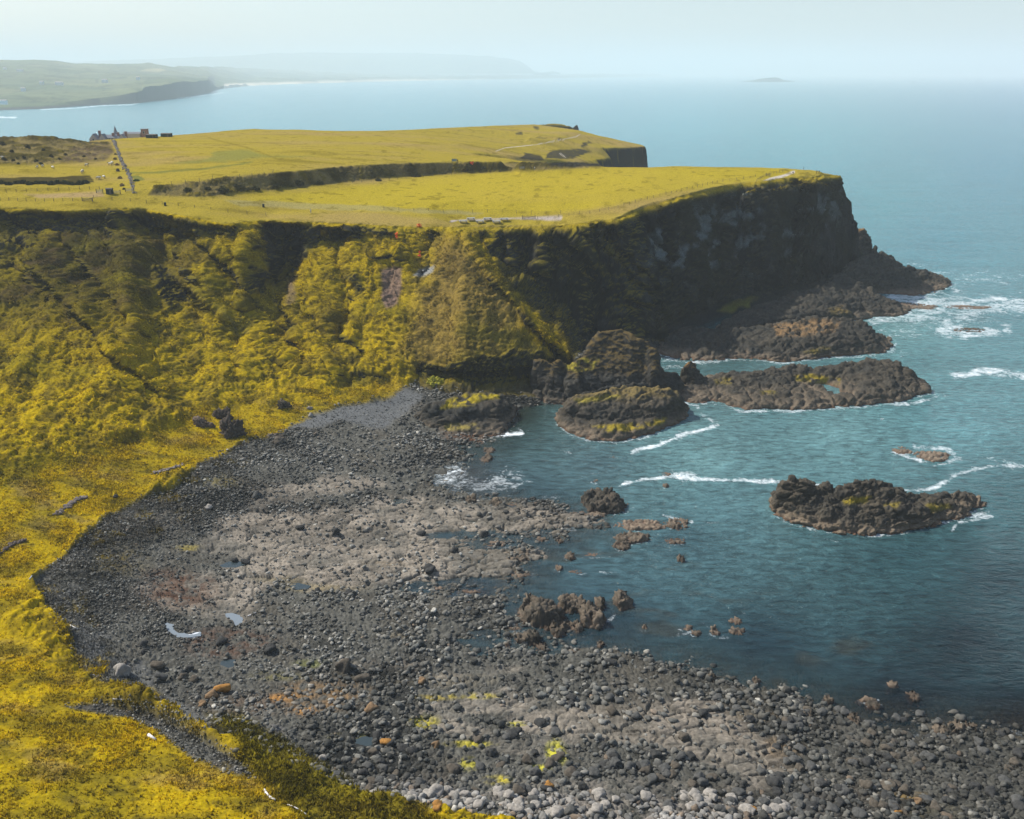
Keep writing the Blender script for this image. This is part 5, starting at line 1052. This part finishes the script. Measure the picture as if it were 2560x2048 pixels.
# ------------------------------------------------------------------ rock outcrops, stone rows and driftwood on the grass
def lump(name, label, cat, u, v, wpx, hpx, seed, colr, depth_r=0.7):
    p = at(u, v); _, _, D_ = px(np.array(p)); k = float(D_) / F_PX; v0, f0 = ico(5, seed, .40, 1.0)
    Q = v0 * np.array([wpx * k / 2, wpx * k / 2 * depth_r, hpx * k * .8]); nrm = v0 / np.linalg.norm(v0, axis=1, keepdims=True)
    s_ = max(.4, wpx * k * .18); B, kk = blocks(Q[:, 0] / s_ + seed, Q[:, 1] / s_, Q[:, 2] / s_, 700 + seed); Q = Q + nrm * (0.9 * s_ * (B - .3))[:, None]
    cc = np.array(colr, np.float32) * (.7 + .6 * kk[:, None]); Q = Q + np.array([p.x, p.y, p.z - hpx * k * .1])
    return tag(mesh_obj(name, Q, f0, M_ROCK, color=cc), label, cat)
lump("rock_outcrop", "dark jagged crag standing on the bright grass above the beach", "outcrop", 580,1088,60,66,1,(.075,.062,.05)); lump("rock_outcrop", "dark leaning rock behind the jagged crag", "outcrop", 560,1046,54,40,2,(.08,.065,.05))
lump("rock_outcrop", "flat reddish rock left of the jagged crag", "outcrop", 508,1062,44,24,3,(.13,.10,.075)); lump("rock_outcrop", "dark rock half sunk in grass by the scree fan", "outcrop", 705,1012,44,20,4,(.07,.06,.045))
lump("rock_outcrop", "pale block of rock in the grass near the cove", "outcrop", 776,1024,14,9,5,(.24,.22,.2)); lump("rock_outcrop", "grassy green knob at the foot of the dark cliff", "outcrop", 1080,955,44,26,6,(.27,.25,.03))
lump("rock_outcrop", "broken brown rock at the beach corner below the crag", "outcrop", 690,1098,46,18,7,(.10,.085,.07))
def stone_row(name, label, cat, pts, w, n, c, seed):
    r_ = np.random.default_rng(seed); Vs, Fs, Cs = [], [], []; b_ = 0; v, f = ico(2, 50 + seed)
    P3 = [np.array(at(*p)) for p in pts]
    for _ in range(n):
        t_ = r_.random() * (len(P3) - 1); i = int(t_); q = P3[i] + (P3[i + 1] - P3[i]) * (t_ - i); r = r_.uniform(.2, .5) * w
        q = q + r_.normal(0, w * .35, 3) * np.array([1, 1, 0]); Vs.append(v * r * r_.uniform(.7, 1.3, 3) + q + np.array([0, 0, r * .4])); Fs.append(f + b_); b_ += len(v); Cs.append(np.repeat(np.array([c]) * r_.uniform(.6, 1.3), len(v), 0))
    return tag(mesh_obj(name, np.concatenate(Vs), np.concatenate(Fs), M_ROCK, color=np.concatenate(Cs)), label, cat)
stone_row("stone_row", "short row of tumbled stones on grass nearest the crag", "stone row", [(382,1184),(420,1176),(460,1160)], 1.0, 90, (.19,.165,.15), 1)
stone_row("stone_row", "curved row of tumbled stones lying mid-left on the grass", "stone row", [(140,1288),(165,1270),(188,1250),(212,1245)], 1.0, 160, (.17,.145,.13), 2)
stone_row("stone_row", "dark row of stones cut by the left edge of the photo", "stone row", [(-30,1400),(0,1384),(30,1362),(58,1352)], 1.0, 80, (.11,.09,.08), 3)
stone_row("stone_row", "thin line of dark stones along the grass edge above the beach", "stone row", [(540,1132),(590,1118),(640,1100)], .6, 60, (.12,.10,.08), 4)
M_WOOD = surf_mat("bleached_wood", 3, .2, .2, col=(.62,.60,.58)); M_OLDWOOD = surf_mat("weathered_wood", 4, .3, .3, col=(.11,.095,.08))
def driftwood(label, pts, r):
    mb = MB(); Q = [Vector(at(*p)) + Vector((0, 0, .12)) for p in pts]
    for a, b_ in zip(Q[:-1], Q[1:]): mb.tube(a, b_, r, r * .8, 7)
    return tag(mb.build("driftwood", M_WOOD, smooth=True), label, "driftwood")
driftwood("white bent driftwood branch at the bottom of the grass", [(661,1974),(664,1984),(674,1993),(689,2001)], .17); driftwood("thin grey curved branch right of the white driftwood", [(718,2012),(734,2018),(752,2028),(768,2038)], .09)
driftwood("short white log at the edge of the gravel tongue", [(370,1840),(388,1850)], .26); driftwood("pale straight stick on the gravel by the grass", [(173,1566),(195,1573)], .14); driftwood("tiny white stick on grass above the gravel tongue", [(283,1748),(312,1752)], .08)
driftwood("white plank lying on the brown weed", [(620,1540),(640,1534)], .12); driftwood("pale thin stick where grass meets stones on the left", [(75,1450),(80,1440)], .12)

# ------------------------------------------------------------------ pools on the beach
M_POOL, nt, b = new_mat("still_water"); b.inputs["Base Color"].default_value = (.035,.05,.055,1); b.inputs["Roughness"].default_value = .06; b.inputs["IOR"].default_value = 1.33
M_GLINT = surf_mat("white_glint", 6, .1, .2, col=(.62,.66,.70))
def pool(label, poly, m, cat="pool", name="pool", up=.16):
    P3 = [at(*p) for p in poly]; c_ = at(float(np.mean([q[0] for q in poly])), float(np.mean([q[1] for q in poly]))); z = min(c_.z, float(np.median([p.z for p in P3]))) + up; pts = [W(u_, v_, z) for u_, v_ in poly]; n = len(pts); sm = []
    for i in range(n):                                                # rounded, wobbly rim
        a, b_ = np.array(pts[i]), np.array(pts[(i + 1) % n])
        for k in range(5):
            q = a + (b_ - a) * k / 5; q[:2] += RNG.normal(0, .06, 2); sm.append(tuple(q))
    v_ = sm + [(x, y, z_ - .5) for x, y, z_ in sm]; m_ = len(sm); f_ = [list(range(m_))] + [[i, i + m_, (i + 1) % m_ + m_, (i + 1) % m_] for i in range(m_)]
    return tag(mesh_obj(name, v_, f_, m, smooth=False), label, cat)
M_SKYPOOL, nt, b = new_mat('sky_painted_water'); b.inputs['Base Color'].default_value = (.17,.20,.22,1); b.inputs['Roughness'].default_value = .15  # pale base colour paints in the bright sky reflection
for k_, (l_, q_) in enumerate(POOLS): pool(l_, q_, M_SKYPOOL if k_ < 2 else M_POOL, up=.13)
pool("white painted glint along the lower rim of the curved pool", [(440,1586),(456,1583),(470,1586),(486,1582),(500,1580),(502,1590),(478,1595),(452,1594)], M_GLINT, "painted_glint", "painted_glint", .16)  # white sheet added to paint the glint on the pool's rim

# ------------------------------------------------------------------ walls, fences, gates on the plateau
def up(p, h): return Vector((p[0], p[1], p[2] + h))
post_me = {}
def fence(label, line, spacing=3.6, h=1.25, group=None, start=0.0, thick=.13):
    P3 = [at(*p) for p in line]; root = empty("fence", P3[0]); tag(root, label, "fence", group)
    L_ = [0.0]
    for a, b_ in zip(P3[:-1], P3[1:]): L_.append(L_[-1] + (b_ - a).length)
    n = min(98, int(L_[-1] / spacing) + 1); tops = []
    if thick not in post_me:
        m_ = MB(); m_.box((0, 0, h / 2 - .25), (thick, thick, h + .5)); o = m_.build("post", M_OLDWOOD); post_me[thick] = o.data; bpy.data.objects.remove(o)
    for k in range(n):
        d = min(L_[-1], k * spacing); i = min(len(P3) - 2, int(np.searchsorted(L_, d, side='right')) - 1); q = P3[i] + (P3[i + 1] - P3[i]) * ((d - L_[i]) / max(.01, L_[i + 1] - L_[i]))
        uu, vv, _ = px(np.array(q)); g = at(float(uu), float(vv)); q = Vector((q.x, q.y, g.z if abs(g.z - q.z) < 1.5 else q.z))
        o = bpy.data.objects.new("post", post_me[thick]); COL.objects.link(o); o.parent = root; o.location = q - P3[0]; tops.append(q - P3[0])
    w_ = MB()
    for a, b_ in zip(tops[:-1], tops[1:]):
        for hh in (.35, .7, 1.05): w_.tube(up(a, hh), up(b_, hh), .022, n=3)
    w_.build("wire", M_OLDWOOD, root); return root
fence("post and wire fence following the cliff edge towards the headland", [(1345,548),(1400,543),(1480,534),(1545,522),(1600,504),(1660,488),(1720,474),(1800,458),(1870,448),(1900,442)], 4.2)
fence("short fence beside the gravel path on the headland", [(1892,455),(1908,446),(1925,438),(1950,432),(1972,427)], 2.4)
fence("wire fence crossing the left field above the brown track", [(-60,480),(60,480),(130,477),(200,474),(250,473)], 4.0)
fence("low fence on the cliff top at the far left", [(-40,500),(60,502),(150,503),(235,502)], 3.6)
fence("fence along the foot of the scrubby bank", [(880,460),(960,451),(1040,443),(1130,436),(1220,430),(1290,426)], 5.0)
fence("fence along the top of the scrubby bank", [(430,462),(520,450),(600,442),(680,436),(760,428),(860,418),(960,410),(1080,405)], 5.5)
fence("fence in the near field behind the picnic tables", [(960,524),(1060,527),(1150,529),(1260,532),(1360,536),(1440,534)], 6.0)
fence("fence on the near side of the path left of the tables", [(235,496),(330,502),(450,516),(560,530),(700,540)], 7.0)
stone_row("field_wall", "dry stone wall running up the field to the gabled building", "wall", [(338,486),(330,462),(318,432),(308,408),(298,382),(288,362),(285,350)], 1.1, 520, (.16,.15,.14), 9)
def gate(label, u, v, w=3.2, h=1.3, rz=0.0, mat=None):
    p = at(u, v); r = empty("gate", p, rz); tag(r, label, "gate")
    for s_ in (-1, 1): MB().box((s_ * w / 2, 0, .75), (.2, .2, 1.7)).build("gate_post", M_OLDWOOD, r)
    m_ = MB()
    for hh in (.3, .6, .9, 1.2): m_.box((0, 0, hh), (w - .3, .07, .1))
    m_.tube((-w / 2 + .2, .05, .3), (w / 2 - .2, .05, 1.2), .05, n=4); m_.build("gate_leaf", mat or M_GREYWOOD, r); return r
M_GREYWOOD = surf_mat("silvered_wood", 4, .2, .2, col=(.33,.34,.33)); M_DARKPAINT = surf_mat("dark_green_paint", 4, .15, .1, col=(.03,.045,.04)); M_WHITEP = surf_mat("pale_paint", 4, .1, 0, col=(.66,.68,.68))
gate("silvery gate left of the dark hut", 251,484,2.6); gate("silvery gate right of the dark hut, by the posts", 292,484,3.0); gate("timber gate right of the picnic tables", 1322,549,5.2, mat=M_OLDWOOD); gate("dark gate at the cliff edge on the left", 218,503,4.0, mat=M_OLDWOOD)
gate("blue grey gate at the foot of the field wall", 324,480,3.4); gate("small gate by the gravel path", 1920,440,1.8, mat=M_OLDWOOD); gate("pale gate below the bank, near the walkers", 1305,425,2.6)
def hut(label, u, v, w, d, h, rz=0.0):
    p = at(u, v); r = empty("hut", p, rz); tag(r, label, "hut")
    MB().box((0, 0, h / 2), (w, d, h)).build("wall", M_DARKPAINT, r); MB().gable((0, 0, h), w, d, h * .22, over=.12).build("roof", M_OLDWOOD, r)
    MB().box((w * .22, -d / 2 - .03, h * .42), (.8, .06, h * .8)).build("door", M_OLDWOOD, r); return r
hut("small dark hut between the two silvery gates", 275,486,2.4,1.6,1.9)
hut("long dark green shed on the skyline, left of two", 379,341,5.5,4,1.7); hut("long dark green shed on the skyline, right of two", 414,340,5.5,4,1.7)

# ------------------------------------------------------------------ buildings on the skyline
M_STONE = surf_mat("pale_render", 2, .15, .1, col=(.42,.38,.35)); M_SLATE = surf_mat("slate", 3, .2, .15, col=(.21,.22,.24)); M_BRICK = surf_mat("pinkish_brick", 3, .2, .1, col=(.26,.16,.14))
M_GLASS, nt, b = new_mat("window_glass"); b.inputs["Base Color"].default_value = (.03,.035,.04,1); b.inputs["Roughness"].default_value = .15
def window(parent, x, y, z, w=.9, h=1.4):
    f_ = MB().box((x, y, z), (w + .2, .12, h + .2)).build("window", M_WHITEP, parent); MB().box((x, y - .07, z), (w, .05, h)).build("pane", M_GLASS, f_)
p0 = Vector(W(268,352,61.5)); hb = empty("hotel", p0, .08); hb.scale = (.9, .8, .68); tag(hb, "pale gabled hotel with tall chimneys on the skyline beyond the field", "building")
def gable_block(parent, cx, cy, w, d, eave, ridge, axis):
    w_ = MB().box((cx, cy, eave / 2 - 3), (w, d, eave + 6)); L_, Wd = (w, d) if axis == 0 else (d, w)
    w_.gable((cx, cy, eave + .002), L_ - .5, Wd - .05, ridge - .35, axis); w_.build("wall", M_STONE, parent)
    MB().gable((cx, cy, eave + .12), L_ - .9, Wd + .5, ridge, axis).build("roof", M_SLATE, parent)
gable_block(hb, -7.2, -1.5, 5.2, 8, 1.6, 4.6, 1); gable_block(hb, -1.5, -1.8, 5.0, 8, 1.6, 4.4, 1); gable_block(hb, 4.8, 1.5, 17, 6, 2.4, 2.6, 0); gable_block(hb, 10.8, -1, 4.2, 7, 2.2, 3.4, 1)
for cx, hh in ((-4.4, 8.4), (4.2, 6.4), (7.6, 7.0), (12.6, 7.6)):
    c_ = MB().box((cx, .6, hh / 2 - 1), (1.5, 1.1, hh + 2)).build("chimney", M_BRICK, hb); MB().box((cx, .6, hh + .15), (1.8, 1.35, .3)).build("chimney_cap", M_STONE, c_)
for x_ in (-7.2, -1.5): window(hb, x_, -5.56, 1.4)
for x_ in (2.0, 4.2, 6.4, 8.0): window(hb, x_, -1.56, 1.3)
p1 = Vector(W(298,350,61.5)); sb_ = empty("spired_house", p1); tag(sb_, "little pale house with a pointed turret right of the hotel", "building")
gable_block(sb_, 2, 0, 6, 5, 1.8, 1.6, 0); MB().tube((-1.6, 0, -2), (-1.6, 0, 3), 1.3, n=10).build("turret", M_STONE, sb_); MB().tube((-1.6, 0, 3.02), (-1.6, 0, 8.4), 1.6, .05, 10).build("turret_roof", M_SLATE, sb_); window(sb_, 2, -2.56, 1)
p2 = Vector(W(364,345,61)); cb_ = empty("cottage", p2); tag(cb_, "pinkish square tower-like house rising behind the two sheds", "building")
MB().box((0, 0, 1.8), (3.6, 3.6, 7)).build("wall", M_BRICK, cb_); MB().box((0, 0, 5.45), (4.1, 4.1, .3)).build("roof", M_SLATE, cb_); window(cb_, 0, -1.86, 3.4); MB().box((-8, 0, 1.0), (11, 4, 3.4)).build("wing", M_STONE, cb_); MB().gable((-8, 0, 2.71), 11, 4, 1.0, over=.1).build("wing_roof", M_SLATE, cb_)
FARH = [("white farmhouse by the shore at the photo's left edge", 8,256,22,5),("cluster house nearest the winding road on the far coast", 104,207,13,4),("long white house right of the winding road, far coast", 148,209,26,4),("white farm on the far cliff top, rightmost", 262,203,20,5),
        ("tiny white house high on the far hillside, left edge", 12,171,16,4),("pale houses row on the far hill, left", 50,176,30,4),("pale cottage above the far cliffs", 345,196,12,4),("small white house near the far shore bend", 58,224,12,4)]
for lab, u_, v_, w_, h_ in FARH:
    D_ = float(np.interp(v_, [150, 171, 180, 196, 209, 224, 256, 272], [5200, 5000, 4500, 3600, 3300, 3000, 2750, 2600])); d_ = ray(u_, v_); tt = D_ / d_[1]; q = Vector((d_[0] * tt, D_, CAM_H + d_[2] * tt))
    r = empty("farmhouse", q); tag(r, lab, "house", "white houses on the far coast")
    MB().box((0, 0, h_ / 2 - 3), (w_, 7, h_ + 6)).build("wall", M_WHITEP, r); MB().gable((0, 0, h_), w_, 7, 2.5, over=.3).build("roof", M_STONE, r)

# ------------------------------------------------------------------ picnic tables, boards, bins
def picnic(p, rz):
    r = empty("picnic_table", p, rz)
    MB().box((0, 0, .76), (2.6, .95, .08)).build("table_top", M_GREYWOOD, r)
    for s_ in (-1, 1): MB().box((0, s_ * .85, .46), (2.6, .32, .07)).build("bench", M_GREYWOOD, r)
    for s_ in (-1, 1):
        m_ = MB(); m_.tube((s_ * .9, -.9, 0), (s_ * .9, -.25, .72), .07, n=4); m_.tube((s_ * .9, .9, 0), (s_ * .9, .25, .72), .07, n=4); m_.box((s_ * .9, 0, .40), (.1, 2.0, .12)); m_.build("leg_frame", M_OLDWOOD, r)
    return r
TB = [(1157,557,"leftmost of the six, front row"),(1178,552,"second from the left, back row"),(1199,557,"middle of the front row"),(1218,550,"furthest back, middle"),(1242,556,"right end of the front row"),(1262,552,"rightmost of the six")]
first = picnic(at(*TB[0][:2]), .15); objs = [first]
for u_, v_, l_ in TB[1:]: objs.append(copy_tree(first, at(u_, v_), random.uniform(.05, .3)))
for o, (u_, v_, l_) in zip(objs, TB): tag(o, "grey timber picnic table on the cliff top, " + l_, "picnic table", "picnic tables on the cliff top"); o.scale = (1.25,) * 3
p_ = at(1137,406); nb_ = empty("notice_board", p_); tag(nb_, "blue grey information board at the top of the bank", "notice board")
MB().box((0, 0, 1.3), (2.2, .1, 1.2)).build("panel", surf_mat("board_blue", 3, .1, 0, col=(.22,.30,.32)), nb_)
for s_ in (-1, 1): MB().box((s_ * 1.15, 0, .9), (.12, .14, 2.0)).build("board_post", M_OLDWOOD, nb_)
for lab, u_, v_ in (("black litter bin on the cliff path, left", 412,514),("dark litter bin on the cliff path, right", 658,519)):
    p_ = at(u_, v_); r = empty("litter_bin", p_); tag(r, lab, "litter bin"); MB().tube((0, 0, 0), (0, 0, 1.15), .42, .46, 10).build("bin_body", M_DARKPAINT, r); MB().tube((0, 0, 1.16), (0, 0, 1.3), .5, .35, 10).build("bin_lid", M_DARKPAINT, r)

# ------------------------------------------------------------------ people
def skin_body(joints, edges, name, mat):
    me = bpy.data.meshes.new(name); me.from_pydata([j[0] for j in joints], edges, []); o = bpy.data.objects.new(name, me); COL.objects.link(o)
    md = o.modifiers.new("s", 'SKIN'); 
    for k, j in enumerate(joints): me.skin_vertices[0].data[k].radius = (j[1], j[1] * (j[2] if len(j) > 2 else 1))
    me.skin_vertices[0].data[0].use_root = True
    ss = o.modifiers.new("d", 'SUBSURF'); ss.levels = 1; ss.render_levels = 1
    dg = bpy.context.evaluated_depsgraph_get(); ev = o.evaluated_get(dg); m2 = bpy.data.meshes.new_from_object(ev); bpy.data.objects.remove(o); m2.materials.clear(); m2.materials.append(mat)
    m2.polygons.foreach_set("use_smooth", np.ones(len(m2.polygons), bool)); return m2
def cloth(name, c): return surf_mat(name, 8, .1, 0, col=c)
M_SKIN = cloth("skin", (.45,.28,.2))
def person(label, p, top, legs_c, rz=0, sit=False, hair=(.05,.035,.025)):
    k = .5 if sit else 0
    J = [((0,0,.98-k),.13,.8),((0,0,1.22-k),.14,.75),((0,0,1.42-k),.13,.7),((0,0,1.53-k),.06),((0,-.01,1.62-k),.085),((0,-.01,1.70-k),.09),
         ((.19,0,1.42-k),.06),((.25,.02,1.16-k),.047),((.24,-.08,.92-k),.038),((-.19,0,1.42-k),.06),((-.25,.02,1.16-k),.047),((-.22,-.10,.93-k),.038)]
    if sit: J += [((.1,0,.9-k),.10),((.12,-.42,.92-k),.07),((.12,-.46,.5-k),.05),((.12,-.6,.46-k),.045),((-.1,0,.9-k),.10),((-.12,-.42,.92-k),.07),((-.12,-.46,.5-k),.05),((-.12,-.6,.46-k),.045)]
    else: J += [((.1,0,.88),.10),((.11,-.03,.48),.07),((.12,.04,.08),.05),((.12,-.12,.04),.045),((-.1,0,.88),.10),((-.11,-.08,.48),.07),((-.12,-.06,.08),.05),((-.12,-.22,.04),.045)]
    E = [(0,1),(1,2),(2,3),(3,4),(4,5),(2,6),(6,7),(7,8),(2,9),(9,10),(10,11),(0,12),(12,13),(13,14),(14,15),(0,16),(16,17),(17,18),(18,19)]
    body = bpy.data.objects.new("person", skin_body(J, E, "person", cloth("trousers", legs_c))); COL.objects.link(body); body.location = p; body.rotation_euler = (0, 0, rz)
    J2 = [((0,0,.96-k),.155,.85),((0,0,1.22-k),.165,.8),((0,0,1.43-k),.15,.75),((.2,0,1.42-k),.075),((.26,.02,1.16-k),.06),((.24,-.07,.98-k),.05),((-.2,0,1.42-k),.075),((-.26,.02,1.16-k),.06),((-.22,-.09,.98-k),.05)]
    j = bpy.data.objects.new("jacket", skin_body(J2, [(0,1),(1,2),(2,3),(3,4),(4,5),(2,6),(6,7),(7,8)], "jacket", cloth("jacket", top))); COL.objects.link(j); j.parent = body
    v, f = ico(2, 3, .03, 1.1); mesh_obj("hair", v * np.array([.1, .115, .1]) + np.array([0, .012, 1.735 - k]), f, cloth("hair", hair), body)
    return tag(body, label, "person")
person("person in black standing on the skyline of the headland", at(2008,422), (.015,.015,.02), (.015,.015,.02), 1)
person("left one of two people in dark clothes near the cliff tip", at(2041,434), (.02,.022,.03), (.02,.02,.02), .5)
person("right one of two people in dark clothes near the cliff tip", at(2047,434), (.018,.018,.02), (.02,.02,.025), -.6)
person("person sitting at the end of the gravel path", at(1982,434), (.07,.07,.08), (.03,.03,.04), 0, True)
person("dark clothed walker below the bank", at(1329,424), (.02,.02,.02), (.02,.02,.02), 1.2)
person("walker in a pale top below the bank", at(1338,424), (.6,.6,.6), (.1,.12,.15), -1.2)
person("person standing just right of the information board", at(1145,407), (.03,.035,.04), (.02,.02,.02), .4)
person("person in white on the cliff edge path, left of the scree", at(776,535), (.62,.64,.66), (.35,.36,.4), .9)
person("tiny lone person on the far headland top", at(1357,315), (.02,.02,.02), (.02,.02,.02))
person("person in blue on the cliff ledge path", at(1530,566), (.04,.07,.2), (.02,.02,.03), .7)

# ------------------------------------------------------------------ sheep, bushes, gull, orange patches
M_WOOL = surf_mat("wool", 8, .1, .2, col=(.66,.62,.54)); M_SHEEPFACE = surf_mat("sheep_face", 8, .1, 0, col=(.09,.08,.07))
def sheep(p, rz):
    v, f = ico(3, 77, .07, .9); v = v * np.array([.62, .36, .36]) / np.array([1, 1, 1]) + np.array([0, 0, .68]); t_ = v[:, 0]
    J = [((.35,0,.78),.16),((.58,0,.92),.11),((.74,0,.95),.085),((.9,0,.86),.055)]
    body = mesh_obj("sheep", v, f, M_WOOL); body.location = p; body.rotation_euler = (0, 0, rz)
    h = bpy.data.objects.new("head", skin_body(J, [(0,1),(1,2),(2,3)], "head", M_SHEEPFACE)); COL.objects.link(h); h.parent = body
    for x_, y_ in ((.38,.17),(.38,-.17),(-.4,.17),(-.4,-.17)):
        m_ = MB(); m_.tube((x_, y_, .55), (x_ + (.03 if x_ > 0 else -.05), y_, .28), .065, .04, 6); m_.tube((x_ + (.03 if x_ > 0 else -.05), y_, .28), (x_, y_, 0), .04, .035, 6); m_.build("leg", M_SHEEPFACE, body)
    return body
SHP = [(8,397,"at the left edge"),(107,421,"small, beneath the scrubby hillock"),(134,422,"left of the dark bushes"),(208,432,"in the middle of the left field"),(206,434,"close behind another sheep"),(244,450,"beside the dark hedge end"),(250,449,"second by the hedge end"),(260,448,"rightmost by the hedge end"),(276,412,"near the field wall, left"),(281,411,"near the field wall, right"),(218,416,"below the brown scrub"),(93,423,"far left below the hillock")]
s0 = sheep(at(*SHP[0][:2]), .3)
sl = [s0] + [copy_tree(s0, at(u_, v_), random.uniform(0, 6.28)) for u_, v_, _ in SHP[1:]]
for o, q in zip(sl, SHP): tag(o, "white sheep grazing " + q[2], "sheep", "sheep in the left field"); o.scale = (1.5,) * 3; o.location.z += .02
def shrub(name, label, u, v, wpx, hpx, c, seed, cat="bush", group=None, n=900):
    r_ = np.random.default_rng(seed); p = at(u, v); _, _, D_ = px(np.array(p)); k = float(D_) / F_PX; a = r_.normal(size=(n, 3)); a /= np.linalg.norm(a, axis=1, keepdims=True)
    rad = 0.72 + .35 * fbm(a[:, 0] * 2 + seed, a[:, 1] * 2, a[:, 2] * 2, 3, 800 + seed); rad *= r_.uniform(.72, 1.05, n); a[:, 2] = np.abs(a[:, 2]) * 1.0 - .1
    c0 = a * rad[:, None] * np.array([wpx * k / 2, wpx * k / 2 * .8, hpx * k]); s_ = max(.12, wpx * k * .05)
    d1 = r_.normal(size=(n, 3)) * s_; d2 = r_.normal(size=(n, 3)) * s_; V_ = np.stack([c0 - d1, c0 + d2, c0 + d1, c0 - d2], 1).reshape(-1, 3) + np.array(p)
    cc = np.repeat(np.array([c]) * r_.uniform(.6, 1.4, (n, 1)), 4, 0); return tag(mesh_obj(name, V_, np.arange(4 * n).reshape(-1, 4), M_ROCK, smooth=False, color=cc), label, cat, group)
for k, (u_, v_, w_, h_, c_, l_) in enumerate([(291,388,10,5,(.05,.06,.03),"small dark bush at the top of the field wall row"),(292,400,16,9,(.16,.11,.06),"brownish bush in the wall row, second from the top"),(296,412,14,8,(.17,.10,.06),"reddish bush in the wall row by the sheep"),
   (297,430,14,12,(.13,.11,.09),"grey leaning bush in the wall row"),(304,448,18,11,(.20,.14,.05),"golden brown bush in the wall row"),(309,464,18,12,(.18,.13,.07),"pale brown bush at the lower end of the wall row"),(312,472,8,6,(.03,.035,.02),"black little bush at the foot of the wall row"),
   (345,454,24,7,(.05,.08,.02),"dark green low bush right of the field wall"),(105,409,14,7,(.04,.045,.02),"dark bush on the field edge below the hillock, right"),(48,408,10,6,(.04,.045,.02),"dark bush on the field edge below the hillock, left")]):
    shrub("bush", l_, u_ - 3, v_, w_ * .8, h_ * .7, tuple(1.8 * q for q in c_), k)
for k in range(15):
    shrub("hedge_bush", "dark green bush in the long hedge across the left field", -30 + k * 17.5, 461 - (k % 3), 24, 8 + (k * 7) % 4, (.05,.058,.022), 40 + k, "bush", "bushes of the dark hedge", 500)
for k, (u_, v_, w_, h_) in enumerate([(748,466,30,26),(470,482,28,14),(560,484,40,16),(640,478,26,16),(520,478,22,14),(800,462,24,14),(1040,446,34,16),(946,456,20,14),(1170,424,26,14),(690,470,24,16),(590,470,20,12),(1210,424,18,12)]):
    shrub("scrub_bush", ["large dark bush clump standing out in the middle of the bank"][0] if k == 0 else "dark bush on the scrubby bank between the fields", u_, v_ - 4, w_ * .9, h_ * .6, (.085,.08,.03), 60 + k, "bush", None if k == 0 else "dark bushes on the bank", 900)
for k, (u_, v_, w_, h_) in enumerate([(10,398,14,8),(35,402,12,7),(60,396,12,8),(90,404,14,8),(128,392,14,10),(150,398,10,6),(30,380,14,9),(110,376,12,8),(165,388,12,8),(70,370,16,8),(5,362,18,9),(210,392,10,6),(240,398,8,5)]):
    shrub("gorse_bush", "scrubby olive bush on the hillock at the far left", u_, v_, w_, h_, (.075,.065,.025), 80 + k, "bush", "scrub bushes on the left hillock", 400)
M_ORG = surf_mat("vivid_orange", 4, .1, 0, col=(.85,.13,.04))
for k, (lab, u_, v_, w_, h_) in enumerate([("vivid orange red patch at the cliff edge left of the tables", 1048,565,11,7),("upright orange red streak in the dark hollow", 990,596,5,16),("orange red streak above the grey slab scar", 1051,640,5,14),("small orange red patch on the scrubby bank", 1180,410,9,6)]):
    p = at(u_, v_); _, _, D_ = px(np.array(p)); kk = float(D_) / F_PX; r_ = np.random.default_rng(k); n = 26; V_ = []
    for _ in range(n):
        c = np.array([r_.uniform(-w_, w_) / 2 * kk, -.35 + r_.uniform(-.15, .15), r_.uniform(-.1, 1) * h_ * kk]); d1 = r_.normal(0, .22, 3); d2 = r_.normal(0, .22, 3); V_ += [c - d1, c + d2, c + d1, c - d2]
    tag(mesh_obj("orange_marker", np.array(V_) + np.array(p), np.arange(4 * n).reshape(-1, 4), M_ORG, smooth=False), lab, "marker")
g = at(2180,1197); gb = ico(3, 5, .03, .8); gv = gb[0] * np.array([.42, .17, .16]); gv[:, 2] += np.where(gv[:, 0] < -.2, .06, 0)
gu = mesh_obj("gull", gv + np.array([0, 0, .3]), gb[1], M_WHITEP, loc=(g.x, g.y, 9.6)); tag(gu, "white gull perched on top of the rock island", "gull")
J = [((.25,0,.36),.11),((.38,0,.46),.08),((.46,0,.5),.07),((.6,0,.47),.02)]
h = bpy.data.objects.new("head", skin_body(J, [(0,1),(1,2),(2,3)], "head", M_WHITEP)); COL.objects.link(h); h.parent = gu
for s_ in (-1, 1):
    MB().add([(.2, s_*.15, .38), (-.15, s_*.19, .4), (-.6, s_*.08, .34), (-.1, s_*.17, .24)], [[0, 1, 2, 3]]).build("wing", surf_mat("gull_grey", 5, .1, 0, col=(.35,.37,.39)), gu); MB().tube((.02, s_*.06, .2), (.02, s_*.06, 0), .02, n=5).build("leg", M_ORG, gu)

#@@END
